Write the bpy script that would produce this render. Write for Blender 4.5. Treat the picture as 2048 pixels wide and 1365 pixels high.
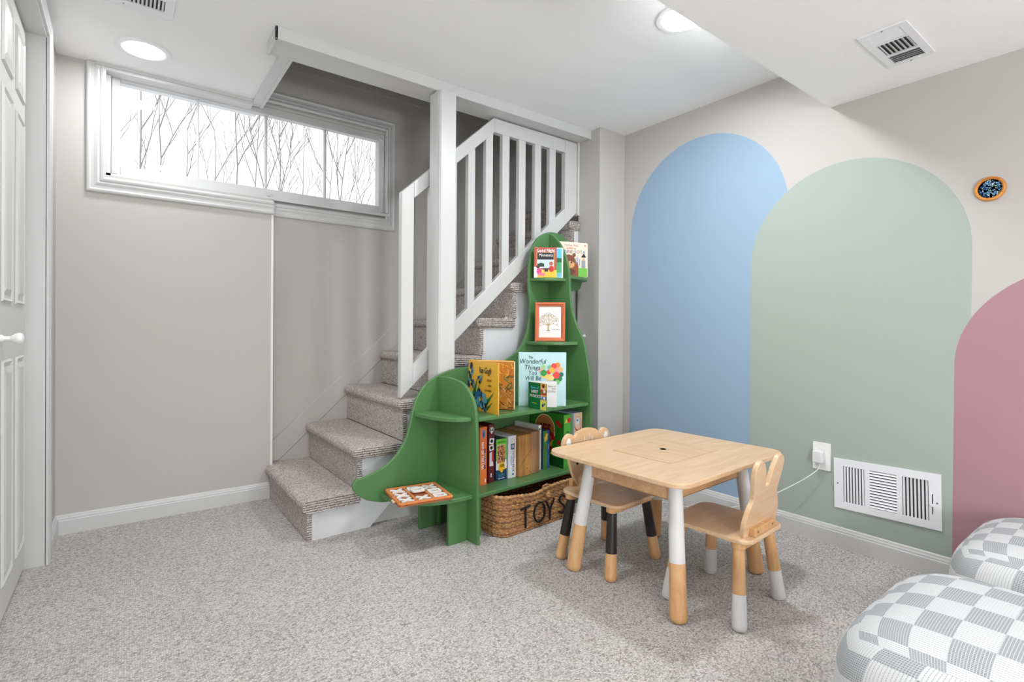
import bpy, math, random
from mathutils import Vector, Matrix
random.seed(7)
PI = math.pi
for o in list(bpy.data.objects):
    bpy.data.objects.remove(o)
scene = bpy.context.scene
COL = scene.collection

# ------------------------------------------------------------------ camera
F_PX, V0, CAM_H = 1027.685, 661.846, 0.95
YAW, PITCH, ROLL = 0.6453994, -0.0052829, 0.0075592
Fv = Vector((math.sin(YAW) * math.cos(PITCH), math.cos(YAW) * math.cos(PITCH), math.sin(PITCH)))
R0 = Vector((math.cos(YAW), -math.sin(YAW), 0))
U0 = R0.cross(Fv)
Rv = R0 * math.cos(ROLL) + U0 * math.sin(ROLL)
Uv = U0 * math.cos(ROLL) - R0 * math.sin(ROLL)
CAM = Vector((0, 0, CAM_H))
cd = bpy.data.cameras.new('camera')
cam = bpy.data.objects.new('camera', cd)
COL.objects.link(cam)
cd.sensor_width = 36
cd.lens = F_PX / 2048 * 36
cd.shift_y = (V0 - 682.5) / 2048
cd.clip_start = 0.02
M = Matrix(((Rv.x, Uv.x, -Fv.x, 0), (Rv.y, Uv.y, -Fv.y, 0), (Rv.z, Uv.z, -Fv.z, CAM_H), (0, 0, 0, 1)))
cam.matrix_world = M
scene.camera = cam

# ------------------------------------------------------------------ world, exposure
LAMP = 113.0
GLOBE_FILL = 27.0  # strength of the added globe fill lamps behind the camera
w = bpy.data.worlds.new('overcast_sky')
scene.world = w
w.use_nodes = True
bg = w.node_tree.nodes['Background']
bg.inputs[0].default_value = (0.96, 0.98, 1.0, 1)
bg.inputs[1].default_value = 0.48
scene.view_settings.view_transform = 'Standard'
scene.view_settings.look = 'None'
scene.view_settings.gamma = 1
scene.view_settings.use_curve_mapping = False
scene.view_settings.exposure = 1.64

# ------------------------------------------------------------------ pixel helpers (photo pixel -> point on a known plane)
def ray(u, v):
    return Fv + Rv * ((u - 1024) / F_PX) - Uv * ((v - V0) / F_PX)
def onX(u, v, x):
    d = ray(u, v); return CAM + d * (x / d.x)
def onY(u, v, y):
    d = ray(u, v); return CAM + d * (y / d.y)
def onZ(u, v, z):
    d = ray(u, v); return CAM + d * ((z - CAM_H) / d.z)

# ------------------------------------------------------------------ materials
def lin(c):
    return tuple((x / 255 / 12.92) if x / 255 <= 0.04045 else ((x / 255 + 0.055) / 1.055) ** 2.4 for x in c)
MATS = {}
def mat(name, c, rough=0.6, bump=None, metal=0.0, spec=0.5, var=None):
    """c sRGB 0-255; bump=(scale, strength, distance); var=(scale, amount)"""
    if name in MATS:
        return MATS[name]
    m = bpy.data.materials.new(name); m.use_nodes = True
    nt = m.node_tree; b = nt.nodes['Principled BSDF']
    col = lin(c) + (1,)
    b.inputs['Base Color'].default_value = col
    b.inputs['Roughness'].default_value = rough
    b.inputs['Metallic'].default_value = metal
    b.inputs['Specular IOR Level'].default_value = spec
    tc = nt.nodes.new('ShaderNodeTexCoord')
    if var:
        n = nt.nodes.new('ShaderNodeTexNoise'); n.inputs['Scale'].default_value = var[0]; n.inputs['Detail'].default_value = 4
        nt.links.new(tc.outputs['Object'], n.inputs['Vector'])
        r = nt.nodes.new('ShaderNodeMapRange')
        r.inputs['From Min'].default_value = 0.3; r.inputs['From Max'].default_value = 0.7
        r.inputs['To Min'].default_value = 1 - var[1]; r.inputs['To Max'].default_value = 1 + var[1]
        nt.links.new(n.outputs['Fac'], r.inputs['Value'])
        mx = nt.nodes.new('ShaderNodeMix'); mx.data_type = 'RGBA'; mx.blend_type = 'MULTIPLY'
        mx.inputs['Factor'].default_value = 1
        mx.inputs['A'].default_value = col
        nt.links.new(r.outputs['Result'], mx.inputs['B'])
        nt.links.new(mx.outputs['Result'], b.inputs['Base Color'])
    if bump:
        n = nt.nodes.new('ShaderNodeTexNoise'); n.inputs['Scale'].default_value = bump[0]; n.inputs['Detail'].default_value = 3
        nt.links.new(tc.outputs['Object'], n.inputs['Vector'])
        bp = nt.nodes.new('ShaderNodeBump'); bp.inputs['Strength'].default_value = bump[1]; bp.inputs['Distance'].default_value = bump[2]
        nt.links.new(n.outputs['Fac'], bp.inputs['Height'])
        nt.links.new(bp.outputs['Normal'], b.inputs['Normal'])
    MATS[name] = m
    return m

def wood(name, c1, c2, axis=0, rough=0.45, scale=9.0, stretch=14.0):
    if name in MATS:
        return MATS[name]
    m = bpy.data.materials.new(name); m.use_nodes = True
    nt = m.node_tree; b = nt.nodes['Principled BSDF']
    b.inputs['Roughness'].default_value = rough
    tc = nt.nodes.new('ShaderNodeTexCoord'); mp = nt.nodes.new('ShaderNodeMapping')
    s = [stretch, stretch, stretch]; s[axis] = 1.6
    mp.inputs['Scale'].default_value = s
    nt.links.new(tc.outputs['Object'], mp.inputs['Vector'])
    n = nt.nodes.new('ShaderNodeTexNoise'); n.inputs['Scale'].default_value = scale * 0.25; n.inputs['Detail'].default_value = 6
    n.inputs['Distortion'].default_value = 1.2
    nt.links.new(mp.outputs['Vector'], n.inputs['Vector'])
    n2 = nt.nodes.new('ShaderNodeTexNoise'); n2.inputs['Scale'].default_value = scale * 4; n2.inputs['Detail'].default_value = 3
    nt.links.new(mp.outputs['Vector'], n2.inputs['Vector'])
    ad = nt.nodes.new('ShaderNodeMath'); ad.operation = 'MULTIPLY_ADD'; ad.inputs[1].default_value = 0.35
    nt.links.new(n2.outputs['Fac'], ad.inputs[0]); nt.links.new(n.outputs['Fac'], ad.inputs[2])
    r = nt.nodes.new('ShaderNodeValToRGB')
    r.color_ramp.elements[0].position = 0.45; r.color_ramp.elements[0].color = lin(c2) + (1,)
    r.color_ramp.elements[1].position = 0.85; r.color_ramp.elements[1].color = lin(c1) + (1,)
    nt.links.new(ad.outputs[0], r.inputs['Fac'])
    nt.links.new(r.outputs['Color'], b.inputs['Base Color'])
    MATS[name] = m
    return m

def carpet(name, dark, mid, light, sx, sy, ribs=False, patch=0.05):
    m = bpy.data.materials.new(name); m.use_nodes = True
    nt = m.node_tree; b = nt.nodes['Principled BSDF']; L = nt.links
    b.inputs['Roughness'].default_value = 0.95
    b.inputs['Specular IOR Level'].default_value = 0.1
    tc = nt.nodes.new('ShaderNodeTexCoord'); mp = nt.nodes.new('ShaderNodeMapping')
    mp.inputs['Scale'].default_value = (sx, sy, sy)
    L.new(tc.outputs['Object'], mp.inputs['Vector'])
    vo = nt.nodes.new('ShaderNodeTexVoronoi'); vo.inputs['Scale'].default_value = 1.0; vo.inputs['Randomness'].default_value = 0.75
    L.new(mp.outputs['Vector'], vo.inputs['Vector'])
    no = nt.nodes.new('ShaderNodeTexNoise'); no.inputs['Scale'].default_value = 2.3; no.inputs['Detail'].default_value = 2
    L.new(mp.outputs['Vector'], no.inputs['Vector'])
    sep = nt.nodes.new('ShaderNodeSeparateColor'); L.new(vo.outputs['Color'], sep.inputs['Color'])
    a = nt.nodes.new('ShaderNodeMath'); a.operation = 'MULTIPLY_ADD'; a.inputs[1].default_value = 0.55
    L.new(sep.outputs[0], a.inputs[0])
    a2 = nt.nodes.new('ShaderNodeMath'); a2.operation = 'MULTIPLY'; a2.inputs[1].default_value = 0.6
    L.new(no.outputs['Fac'], a2.inputs[0]); L.new(a2.outputs[0], a.inputs[2])
    rp = nt.nodes.new('ShaderNodeValToRGB'); e = rp.color_ramp.elements
    e[0].position = 0.2; e[0].color = lin(dark) + (1,)
    e[1].position = 0.85; e[1].color = lin(light) + (1,)
    k = e.new(0.45); k.color = lin(mid) + (1,)
    L.new(a.outputs[0], rp.inputs['Fac'])
    # hollows between loops
    hr = nt.nodes.new('ShaderNodeMapRange'); hr.inputs['From Min'].default_value = 0.35; hr.inputs['From Max'].default_value = 0.8
    hr.inputs['To Min'].default_value = 1.0; hr.inputs['To Max'].default_value = 0.7
    L.new(vo.outputs['Distance'], hr.inputs['Value'])
    pn = nt.nodes.new('ShaderNodeTexNoise'); pn.inputs['Scale'].default_value = 2.2; pn.inputs['Detail'].default_value = 2
    L.new(tc.outputs['Object'], pn.inputs['Vector'])
    pr = nt.nodes.new('ShaderNodeMapRange'); pr.inputs['From Min'].default_value = 0.3; pr.inputs['From Max'].default_value = 0.7
    pr.inputs['To Min'].default_value = 1 - patch; pr.inputs['To Max'].default_value = 1 + patch
    L.new(pn.outputs['Fac'], pr.inputs['Value'])
    mu = nt.nodes.new('ShaderNodeMath'); mu.operation = 'MULTIPLY'
    L.new(hr.outputs['Result'], mu.inputs[0]); L.new(pr.outputs['Result'], mu.inputs[1])
    fac = mu
    height = nt.nodes.new('ShaderNodeMath'); height.operation = 'SUBTRACT'; height.inputs[0].default_value = 1.0
    L.new(vo.outputs['Distance'], height.inputs[1])
    hout = height
    if ribs:
        sp = nt.nodes.new('ShaderNodeSeparateXYZ'); L.new(tc.outputs['Object'], sp.inputs['Vector'])
        s1 = nt.nodes.new('ShaderNodeMath'); s1.operation = 'MULTIPLY'; s1.inputs[1].default_value = 2 * PI / 0.0105
        L.new(sp.outputs['Z'], s1.inputs[0])
        s2 = nt.nodes.new('ShaderNodeMath'); s2.operation = 'SINE'; L.new(s1.outputs[0], s2.inputs[0])
        ge = nt.nodes.new('ShaderNodeNewGeometry'); gn = nt.nodes.new('ShaderNodeSeparateXYZ'); L.new(ge.outputs['True Normal'], gn.inputs['Vector'])
        ab = nt.nodes.new('ShaderNodeMath'); ab.operation = 'ABSOLUTE'; L.new(gn.outputs['Y'], ab.inputs[0])
        w1 = nt.nodes.new('ShaderNodeMath'); w1.operation = 'MULTIPLY'; L.new(s2.outputs[0], w1.inputs[0]); L.new(ab.outputs[0], w1.inputs[1])
        w2 = nt.nodes.new('ShaderNodeMath'); w2.operation = 'MULTIPLY_ADD'; w2.inputs[1].default_value = 0.15; w2.inputs[2].default_value = 1.0
        L.new(w1.outputs[0], w2.inputs[0])
        mu2 = nt.nodes.new('ShaderNodeMath'); mu2.operation = 'MULTIPLY'
        L.new(fac.outputs[0], mu2.inputs[0]); L.new(w2.outputs[0], mu2.inputs[1]); fac = mu2
        h2 = nt.nodes.new('ShaderNodeMath'); h2.operation = 'ADD'; L.new(height.outputs[0], h2.inputs[0]); L.new(w1.outputs[0], h2.inputs[1]); hout = h2
    mx = nt.nodes.new('ShaderNodeMix'); mx.data_type = 'RGBA'; mx.blend_type = 'MULTIPLY'; mx.inputs['Factor'].default_value = 1
    L.new(rp.outputs['Color'], mx.inputs['A']); L.new(fac.outputs[0], mx.inputs['B'])
    L.new(mx.outputs['Result'], b.inputs['Base Color'])
    bp = nt.nodes.new('ShaderNodeBump'); bp.inputs['Strength'].default_value = 0.9; bp.inputs['Distance'].default_value = 0.004
    L.new(hout.outputs[0], bp.inputs['Height']); L.new(bp.outputs['Normal'], b.inputs['Normal'])
    return m

def emit(name, c, s):
    m = bpy.data.materials.new(name); m.use_nodes = True
    nt = m.node_tree; nt.nodes.clear()
    e = nt.nodes.new('ShaderNodeEmission'); o = nt.nodes.new('ShaderNodeOutputMaterial')
    e.inputs[0].default_value = tuple(c) + (1,); e.inputs[1].default_value = s
    nt.links.new(e.outputs[0], o.inputs[0])
    return m

def thin_glass(name, refl=0.06):
    m = bpy.data.materials.new(name); m.use_nodes = True
    nt = m.node_tree; nt.nodes.clear()
    t = nt.nodes.new('ShaderNodeBsdfTransparent'); g = nt.nodes.new('ShaderNodeBsdfGlossy'); g.inputs['Roughness'].default_value = 0.02
    mx = nt.nodes.new('ShaderNodeMixShader'); mx.inputs[0].default_value = refl
    o = nt.nodes.new('ShaderNodeOutputMaterial')
    nt.links.new(t.outputs[0], mx.inputs[1]); nt.links.new(g.outputs[0], mx.inputs[2]); nt.links.new(mx.outputs[0], o.inputs[0])
    return m

WALL = mat('greige_wall_paint', (191, 188, 184), 0.75, bump=(260, 0.06, 0.002))
CEIL = mat('white_ceiling_paint', (246, 246, 246), 0.85, bump=(150, 0.35, 0.004))
TRIM = mat('white_trim_paint', (208, 208, 207), 0.38, bump=(60, 0.03, 0.002))
TRIMW = mat('worn_white_trim_paint', (214, 215, 217), 0.5, var=(14, 0.05))
DOORP = mat('white_door_paint', (214, 214, 209), 0.4, bump=(90, 0.05, 0.002))
DARK = mat('dark_void', (18, 18, 18), 0.9)
FLOORC = carpet('loop_carpet', (130, 123, 118), (196, 191, 187), (224, 220, 216), 165, 205)
STAIRC = carpet('stair_loop_carpet', (124, 112, 107), (196, 185, 179), (224, 217, 212), 175, 175, ribs=True)

# ------------------------------------------------------------------ mesh builder
class MB:
    def __init__(s):
        s.v = []; s.f = []; s.m = []
    def add(s, vs, fs, mi=0):
        o = len(s.v); s.v += [tuple(p) for p in vs]
        for f in fs:
            s.f.append(tuple(i + o for i in f)); s.m.append(mi)
        return s
    def box(s, x0, x1, y0, y1, z0, z1, mi=0):
        v = [(x, y, z) for z in (z0, z1) for y in (y0, y1) for x in (x0, x1)]
        return s.add(v, [(0, 2, 3, 1), (4, 5, 7, 6), (0, 1, 5, 4), (2, 6, 7, 3), (0, 4, 6, 2), (1, 3, 7, 5)], mi)
    def prism(s, poly, axis, a, b, mi=0):
        n = len(poly)
        mk = {'x': lambda p, t: (t, p[0], p[1]), 'y': lambda p, t: (p[0], t, p[1]), 'z': lambda p, t: (p[0], p[1], t)}[axis]
        v = [mk(p, a) for p in poly] + [mk(p, b) for p in poly]
        ar = sum(poly[i][0] * poly[(i + 1) % n][1] - poly[(i + 1) % n][0] * poly[i][1] for i in range(n))
        flip = (ar > 0) == (axis in 'xz')      # make first cap face the -axis side
        if (b < a): flip = not flip
        f = []
        c0 = tuple(range(n)); c1 = tuple(range(n, 2 * n))
        f.append(c0[::-1] if flip else c0); f.append(c1 if flip else c1[::-1])
        for i in range(n):
            j = (i + 1) % n
            f.append((i, j, n + j, n + i) if flip else (i, n + i, n + j, j))
        return s.add(v, f, mi)
    def tube(s, pts, r, n=8, closed=False, mi=0, flat=1.0):
        pts = [Vector(p) for p in pts]; k = len(pts)
        rs = r if isinstance(r, (list, tuple)) else [r] * k
        up = None; vs = []; prev = None
        for i, p in enumerate(pts):
            if closed: t = pts[(i + 1) % k] - pts[i - 1]
            else: t = pts[min(i + 1, k - 1)] - pts[max(i - 1, 0)]
            if t.length < 1e-9: t = Vector((0, 0, 1))
            t.normalize()
            if prev is None:
                a = Vector((0, 0, 1)) if abs(t.z) < 0.9 else Vector((1, 0, 0))
                u = t.cross(a).normalized()
            else:
                u = (prev - t * prev.dot(t))
                u = u.normalized() if u.length > 1e-6 else t.cross(Vector((0, 0, 1))).normalized()
            prev = u; w_ = t.cross(u)
            for j in range(n):
                g = 2 * PI * j / n
                vs.append(p + (u * math.cos(g) + w_ * math.sin(g) * flat) * rs[i])
        fs = []
        for i in range(k if closed else k - 1):
            i2 = (i + 1) % k
            for j in range(n):
                j2 = (j + 1) % n
                fs.append((i * n + j, i * n + j2, i2 * n + j2, i2 * n + j))
        if not closed:
            fs.append(tuple(range(n))[::-1]); fs.append(tuple((k - 1) * n + j for j in range(n)))
        return s.add(vs, fs, mi)
    def lathe(s, prof, n=32, c=(0, 0, 0), axis='z', mi=0):
        vs = []
        for (r, h) in prof:
            for j in range(n):
                g = 2 * PI * j / n; a, b_ = r * math.cos(g), r * math.sin(g)
                q = {'z': (a, b_, h), 'x': (h, a, b_), 'y': (b_, h, a)}[axis]
                vs.append((c[0] + q[0], c[1] + q[1], c[2] + q[2]))
        fs = []
        for i in range(len(prof) - 1):
            for j in range(n):
                j2 = (j + 1) % n
                fs.append((i * n + j, i * n + j2, (i + 1) * n + j2, (i + 1) * n + j))
        if prof[0][0] > 1e-6: fs.append(tuple(range(n))[::-1])
        if prof[-1][0] > 1e-6: fs.append(tuple((len(prof) - 1) * n + j for j in range(n)))
        return s.add(vs, fs, mi)
    def xf(s, mtx):
        s.v = [tuple(mtx @ Vector(p)) for p in s.v]; return s
    def build(s, name, mats, parent=None, smooth=False, bevel=None, seg=2, sharp=0.6):
        me = bpy.data.meshes.new(name)
        me.from_pydata(s.v, [], s.f)
        if not isinstance(mats, (list, tuple)): mats = [mats]
        for mm in mats: me.materials.append(mm)
        if len(mats) > 1:
            me.polygons.foreach_set('material_index', s.m)
        me.update()
        o = bpy.data.objects.new(name, me); COL.objects.link(o)
        if parent: o.parent = parent
        if smooth:
            me.polygons.foreach_set('use_smooth', [True] * len(me.polygons))
            me.set_sharp_from_angle(angle=sharp)
        if bevel:
            b = o.modifiers.new('bevel', 'BEVEL'); b.width = bevel; b.segments = seg; b.limit_method = 'ANGLE'; b.angle_limit = 0.7
            b.harden_normals = False
        return o

def tag(o, label, cat, group=None):
    o['label'] = label; o['category'] = cat
    if group: o['group'] = group
    return o
def struct(o, label=None):
    o['kind'] = 'structure'
    if label: o['label'] = label
    return o
def thing(name, label, cat, loc=(0, 0, 0), rotz=0.0, group=None):
    o = bpy.data.objects.new(name, None); COL.objects.link(o)
    o.empty_display_size = 0.05
    o.location = loc; o.rotation_euler = (0, 0, rotz)
    return tag(o, label, cat, group)
def dup(o, parent=None, loc=None):
    c = o.copy(); COL.objects.link(c); c.parent = parent
    if loc is not None: c.location = loc
    return c

def arc(cx, cy, r, a0, a1, n, rx=None):
    rx = rx or r
    return [(cx + rx * math.cos(math.radians(a0 + (a1 - a0) * i / n)), cy + r * math.sin(math.radians(a0 + (a1 - a0) * i / n))) for i in range(n + 1)]
def rrect(x0, x1, y0, y1, r, n=6):
    return arc(x1 - r, y1 - r, r, 0, 90, n) + arc(x0 + r, y1 - r, r, 90, 180, n) + arc(x0 + r, y0 + r, r, 180, 270, n) + arc(x1 - r, y0 + r, r, 270, 360, n)
def smooth_poly(pts, sub=4, closed=False):
    out = []; k = len(pts)
    for i in range(k if closed else k - 1):
        p0 = pts[(i - 1) % k] if closed or i > 0 else pts[i]
        p1 = pts[i]; p2 = pts[(i + 1) % k]
        p3 = pts[(i + 2) % k] if closed or i + 2 < k else p2
        for j in range(sub):
            t = j / sub
            out.append(tuple(0.5 * (2 * b + (c - a) * t + (2 * a - 5 * b + 4 * c - d) * t * t + (3 * b - a - 3 * c + d) * t ** 3) for a, b, c, d in zip(p0, p1, p2, p3)))
    if not closed: out.append(tuple(pts[-1]))
    return out

FONT = {}
def lettering(parent, txt, size, mtx, material, align='CENTER', sx=1.0, depth=0.0004, name='lettering', shear=0.0, bold=0.0):
    cu = bpy.data.curves.new('t', 'FONT'); cu.body = txt; cu.size = size; cu.align_x = align; cu.align_y = 'CENTER'
    cu.extrude = depth; cu.shear = shear; cu.offset = bold; cu.resolution_u = 3
    ob = bpy.data.objects.new('t', cu); COL.objects.link(ob)
    dg = bpy.context.evaluated_depsgraph_get()
    me = bpy.data.meshes.new_from_object(ob.evaluated_get(dg))
    bpy.data.objects.remove(ob); bpy.data.curves.remove(cu)
    me.name = name
    me.transform(mtx @ Matrix.Diagonal((sx, 1, 1, 1)))
    me.materials.clear(); me.materials.append(material)
    o = bpy.data.objects.new(name, me); COL.objects.link(o); o.parent = parent
    return o
def frame_mtx(origin, ux, uy):
    ux = Vector(ux).normalized(); uy = Vector(uy).normalized(); n = ux.cross(uy)
    o = Vector(origin)
    return Matrix(((ux.x, uy.x, n.x, o.x), (ux.y, uy.y, n.y, o.y), (ux.z, uy.z, n.z, o.z), (0, 0, 0, 1)))

def decal(parent, name, mtx, shapes, lift=0.0006, step=0.00012):
    """flat print: list of (polygon in face coords, colour) laid in order on a face given by mtx (x right, y up, z out)"""
    mb = MB(); mats = []; idx = {}
    for i, (poly, c) in enumerate(shapes):
        if c not in idx:
            idx[c] = len(mats); mats.append(mat('print_%d_%d_%d' % c, c, 0.4))
        z = lift + step * i
        mb.add([mtx @ Vector((p[0], p[1], z)) for p in poly], [tuple(range(len(poly)))], idx[c])
    return mb.build(name, mats, parent)
def disc(cx, cy, r, n=20, ry=None):
    ry = ry or r
    return [(cx + r * math.cos(2 * PI * i / n), cy + ry * math.sin(2 * PI * i / n)) for i in range(n)]
def rect(x0, y0, x1, y1):
    return [(x0, y0), (x1, y0), (x1, y1), (x0, y1)]

# ================================================================== ROOM SHELL
CZ, SZ, SY = 2.167, 1.945, 0.987          # ceiling, soffit height, soffit edge
XL, XR, YB, YR, YN = -0.25, 2.512, 3.077, 3.14, -2.6
X_OPEN, Y_OPEN = 0.60, 2.40
BUMP = 0.654
struct(MB().box(-0.5, 2.7, YN - 0.1, 3.3, -0.08, 0).build('floor', FLOORC))
mb = MB()
mb.box(-0.5, X_OPEN, YN - 0.1, 3.3, CZ, CZ + 0.06).box(X_OPEN, 2.7, YN - 0.1, Y_OPEN, CZ, CZ + 0.06)
ceil = struct(mb.build('ceiling', CEIL))
struct(MB().box(-0.35, XR, -0.55, SY, SZ, CZ).build('ceiling_soffit', CEIL), 'dropped white soffit over the play table')
# stairwell shaft above the opening
mb = MB()
mb.box(X_OPEN - 0.06, X_OPEN, Y_OPEN, YR, CZ + 0.06, 3.4).box(X_OPEN - 0.06, 2.7, Y_OPEN - 0.06, Y_OPEN, CZ + 0.06, 3.4).box(X_OPEN - 0.06, 2.7, Y_OPEN - 0.06, 3.3, 3.4, 3.46)
struct(mb.build('wall_stairwell', WALL))
# walls
Zs0, Zs1, Xs0, Xs1 = 1.66, 2.19, -0.074, 1.352      # window opening
mb = MB()
mb.box(XL - 0.15, BUMP, YB, YR, 0, 1.655).box(XL - 0.15, Xs0, YB, YR, 1.655, CZ)
mb.box(XL - 0.15, Xs0, YR, 3.3, 0, 3.4).box(Xs1, 2.7, YR, 3.3, 0, 3.4).box(Xs0, Xs1, YR, 3.3, 0, Zs0).box(Xs0, Xs1, YR, 3.3, Zs1, 3.4)
mb.box(X_OPEN, XR, YR - 0.008, YR, 2.43, 3.4)
struct(mb.build('wall_back', WALL))
wr = struct(MB().box(XR, 2.7, YN, YR, 0, 3.4).build('wall_right', WALL))
struct(MB().box(XL - 0.15, XL, YN, 0.98, 0, CZ).box(XL - 0.15, XL, 0.98, 2.735, 2.09, CZ).box(XL - 0.15, XL, 2.735, YB, 0, CZ)
       .box(XL - 0.25, XL - 0.16, 0.95, 2.8, 0, CZ).build('wall_left', WALL))
struct(MB().box(-0.5, 2.7, YN - 0.1, YN, 0, CZ).build('wall_near', WALL))
struct(MB().box(2.286, XR, 2.165, 2.352, 0, CZ).build('wall_chase', WALL, bevel=0.004))
# corner bead of the wall step
struct(MB().box(BUMP - 0.010, BUMP + 0.002, YB - 0.0025, YB + 0.02, 0.0, 1.575).build('trim_1', mat('corner_bead_paint', (234, 231, 226), 0.6)), 'pale corner bead where the wall steps back below the window')

# painted arches on the right wall
def arch(name, label, y_c, r, z_c, colr, lift):
    z0 = 0.086
    poly = [(y_c + r, z0)] + [(p[0], p[1]) for p in arc(y_c, z_c, r, 0, 180, 48)] + [(y_c - r, z0)]
    o = MB().prism(poly, 'x', XR - lift, XR + 0.001).build(name, colr, wr)
    o['label'] = label
arch('painted_arch', 'tall blue painted arch', 1.637, 0.475, 1.530, mat('blue_wall_paint', (148, 174, 197), 0.72, bump=(260, 0.06, 0.002)), 0.0006)
arch('painted_arch', 'wide sage green painted arch', 0.921, 0.421, 1.270, mat('sage_wall_paint', (164, 175, 167), 0.72, bump=(260, 0.06, 0.002)), 0.0010)
arch('painted_arch', 'short dusty pink painted arch', 0.188, 0.358, 0.822, mat('pink_wall_paint', (170, 129, 140), 0.72, bump=(260, 0.06, 0.002)), 0.0014)

# baseboards
BBP = [(0, 0), (0.013, 0), (0.013, 0.062), (0.0105, 0.066), (0.0105, 0.072), (0.0075, 0.077), (0.0065, 0.083), (0.0035, 0.087), (0, 0.088)]
struct(MB().prism([(XR - d, z) for d, z in BBP], 'y', YN, 2.165).build('baseboard_right', TRIM))
struct(MB().prism([(YB - d, z) for d, z in BBP], 'x', XL, 0.66).build('baseboard_back', TRIM))
struct(MB().prism([(XL + d, z) for d, z in BBP], 'y', 2.775, YB).prism([(XL + d, z) for d, z in BBP], 'y', YN, 0.94).build('baseboard_left', TRIM))
struct(MB().prism([(2.165 - d, z) for d, z in BBP], 'x', 2.286, XR).build('baseboard_chase', TRIM))

# ---------------- door on the left wall
DX = -0.308
door = bpy.data.objects.new('door_1', None); COL.objects.link(door); door.location = (DX, 2.72, 0); struct(door)
door['label'] = 'white panelled bifold closet door'
def door_leaf(y0, y1):
    lf = MB().box(-0.03, 0, y0 - 2.72, y1 - 2.72, 0.015, 2.068).build('door_leaf', DOORP, door, bevel=0.002)
    cols = ((y1 - 0.045 - 0.175, y1 - 0.045), (y0 + 0.045, y0 + 0.045 + 0.175))
    for (a, b) in cols:
        for (z0, z1) in ((0.125, 0.835), (1.02, 1.70), (1.77, 2.00)):
            mb = MB(); ya, yb = a - 2.72, b - 2.72
            rings = []
            for d, x in ((0, 0.0005), (0.006, 0.007), (0.014, 0.0015), (0.022, 0.0015), (0.042, 0.008), (0.046, 0.008)):
                rings.append([(x, ya + d, z0 + d), (x, yb - d, z0 + d), (x, yb - d, z1 - d), (x, ya + d, z1 - d)])
            vs = [p for r_ in rings for p in r_]; fs = []
            for i in range(len(rings) - 1):
                for j in range(4):
                    fs.append((i * 4 + j, i * 4 + (j + 1) % 4, (i + 1) * 4 + (j + 1) % 4, (i + 1) * 4 + j))
            fs.append(tuple(range((len(rings) - 1) * 4, len(rings) * 4)))
            mb.add(vs, fs).build('panel', DOORP, lf)
    return lf
lf1 = door_leaf(2.180, 2.697); door_leaf(1.655, 2.175); door_leaf(1.02, 1.645)
MB().lathe([(0.012, 0.0), (0.012, 0.004), (0.0075, 0.008), (0.0075, 0.022), (0.016, 0.034), (0.0185, 0.042), (0.0165, 0.050), (0.009, 0.054), (0.0, 0.055)], 24,
           (0, -0.50, 0.905), 'x').build('door_knob', mat('white_knob', (238, 238, 236), 0.25), lf1, smooth=True)
mb = MB()   # jamb + casing
mb.box(DX - 0.06, XL + 0.002, 2.715, 2.735, 0, 2.083).box(DX - 0.06, XL + 0.002, 0.98, 1.0, 0, 2.083).box(DX - 0.06, XL + 0.002, 0.98, 2.735, 2.075, 2.09)
struct(mb.build('trim_door_jamb', TRIM))
CP = [(0, 0), (0.0, 0.011), (0.010, 0.012), (0.014, 0.015), (0.046, 0.017), (0.052, 0.013), (0.060, 0.012), (0.060, 0)]
def sweep(path, prof, to3, name, material, closed=False, parent=None):
    """mitred moulding: path 2D, profile (inward offset, height)"""
    k = len(path); mb = MB(); rows = []
    for i, p in enumerate(path):
        p = Vector(p)
        d0 = (p - Vector(path[i - 1])).normalized() if i > 0 else None
        d1 = (Vector(path[i + 1]) - p).normalized() if i < k - 1 else None
        if d0 is None: d0 = d1
        if d1 is None: d1 = d0
        n0 = Vector((-d0.y, d0.x)); n1 = Vector((-d1.y, d1.x)); b = (n0 + n1); b = b / max(1e-6, b.dot(n0))
        rows.append([to3(*(p + b * d), h) for d, h in prof])
    n = len(prof); vs = [q for r_ in rows for q in r_]; fs = []
    for i in range(k - 1):
        for j in range(n):
            j2 = (j + 1) % n
            fs.append((i * n + j, i * n + j2, (i + 1) * n + j2, (i + 1) * n + j))
    fs.append(tuple(range(n))); fs.append(tuple((k - 1) * n + j for j in range(n))[::-1])
    return mb.add(vs, fs).build(name, material, parent)
struct(sweep([(2.715, 0), (2.715, 2.083), (1.0, 2.083), (1.0, 0)], [(-d, h) for d, h in CP], lambda a, b, h: (XL + h, a, b), 'trim_door_casing', TRIM))

# ---------------- window
WP = [(0, 0), (0, 0.010), (0.006, 0.016), (0.014, 0.018), (0.022, 0.014), (0.034, 0.016), (0.050, 0.022), (0.058, 0.021), (0.066, 0.026), (0.074, 0.028), (0.080, 0.024), (0.086, 0.022), (0.086, 0)]
WPn = [(d * 0.84, h) for d, h in WP]
struct(sweep([(-0.146, CZ - 0.002), (-0.146, 1.567), (BUMP, 1.567)], WPn, lambda a, b, h: (a, YB - h, b), 'trim_2', TRIM), 'moulded white window casing on the forward wall')
struct(sweep([(BUMP, 1.570), (1.400, 1.570), (1.400, 2.273), (X_OPEN, 2.273)], WPn, lambda a, b, h: (a, YR - h, b), 'trim_3', TRIM), 'moulded white window casing in the stairwell')
struct(MB().box(-0.11, 0.545, YB - 0.024, YR, 2.138, CZ).box(-0.11, 0.545, YB - 0.03, YB - 0.004, 2.152, CZ).build('trim_4', TRIM), 'white head trim under the ceiling above the window')
win = bpy.data.objects.new('window_1', None); COL.objects.link(win); win.location = (0.64, 3.15, 1.66); struct(win)
win['label'] = 'long high basement window of four panes'
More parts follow.
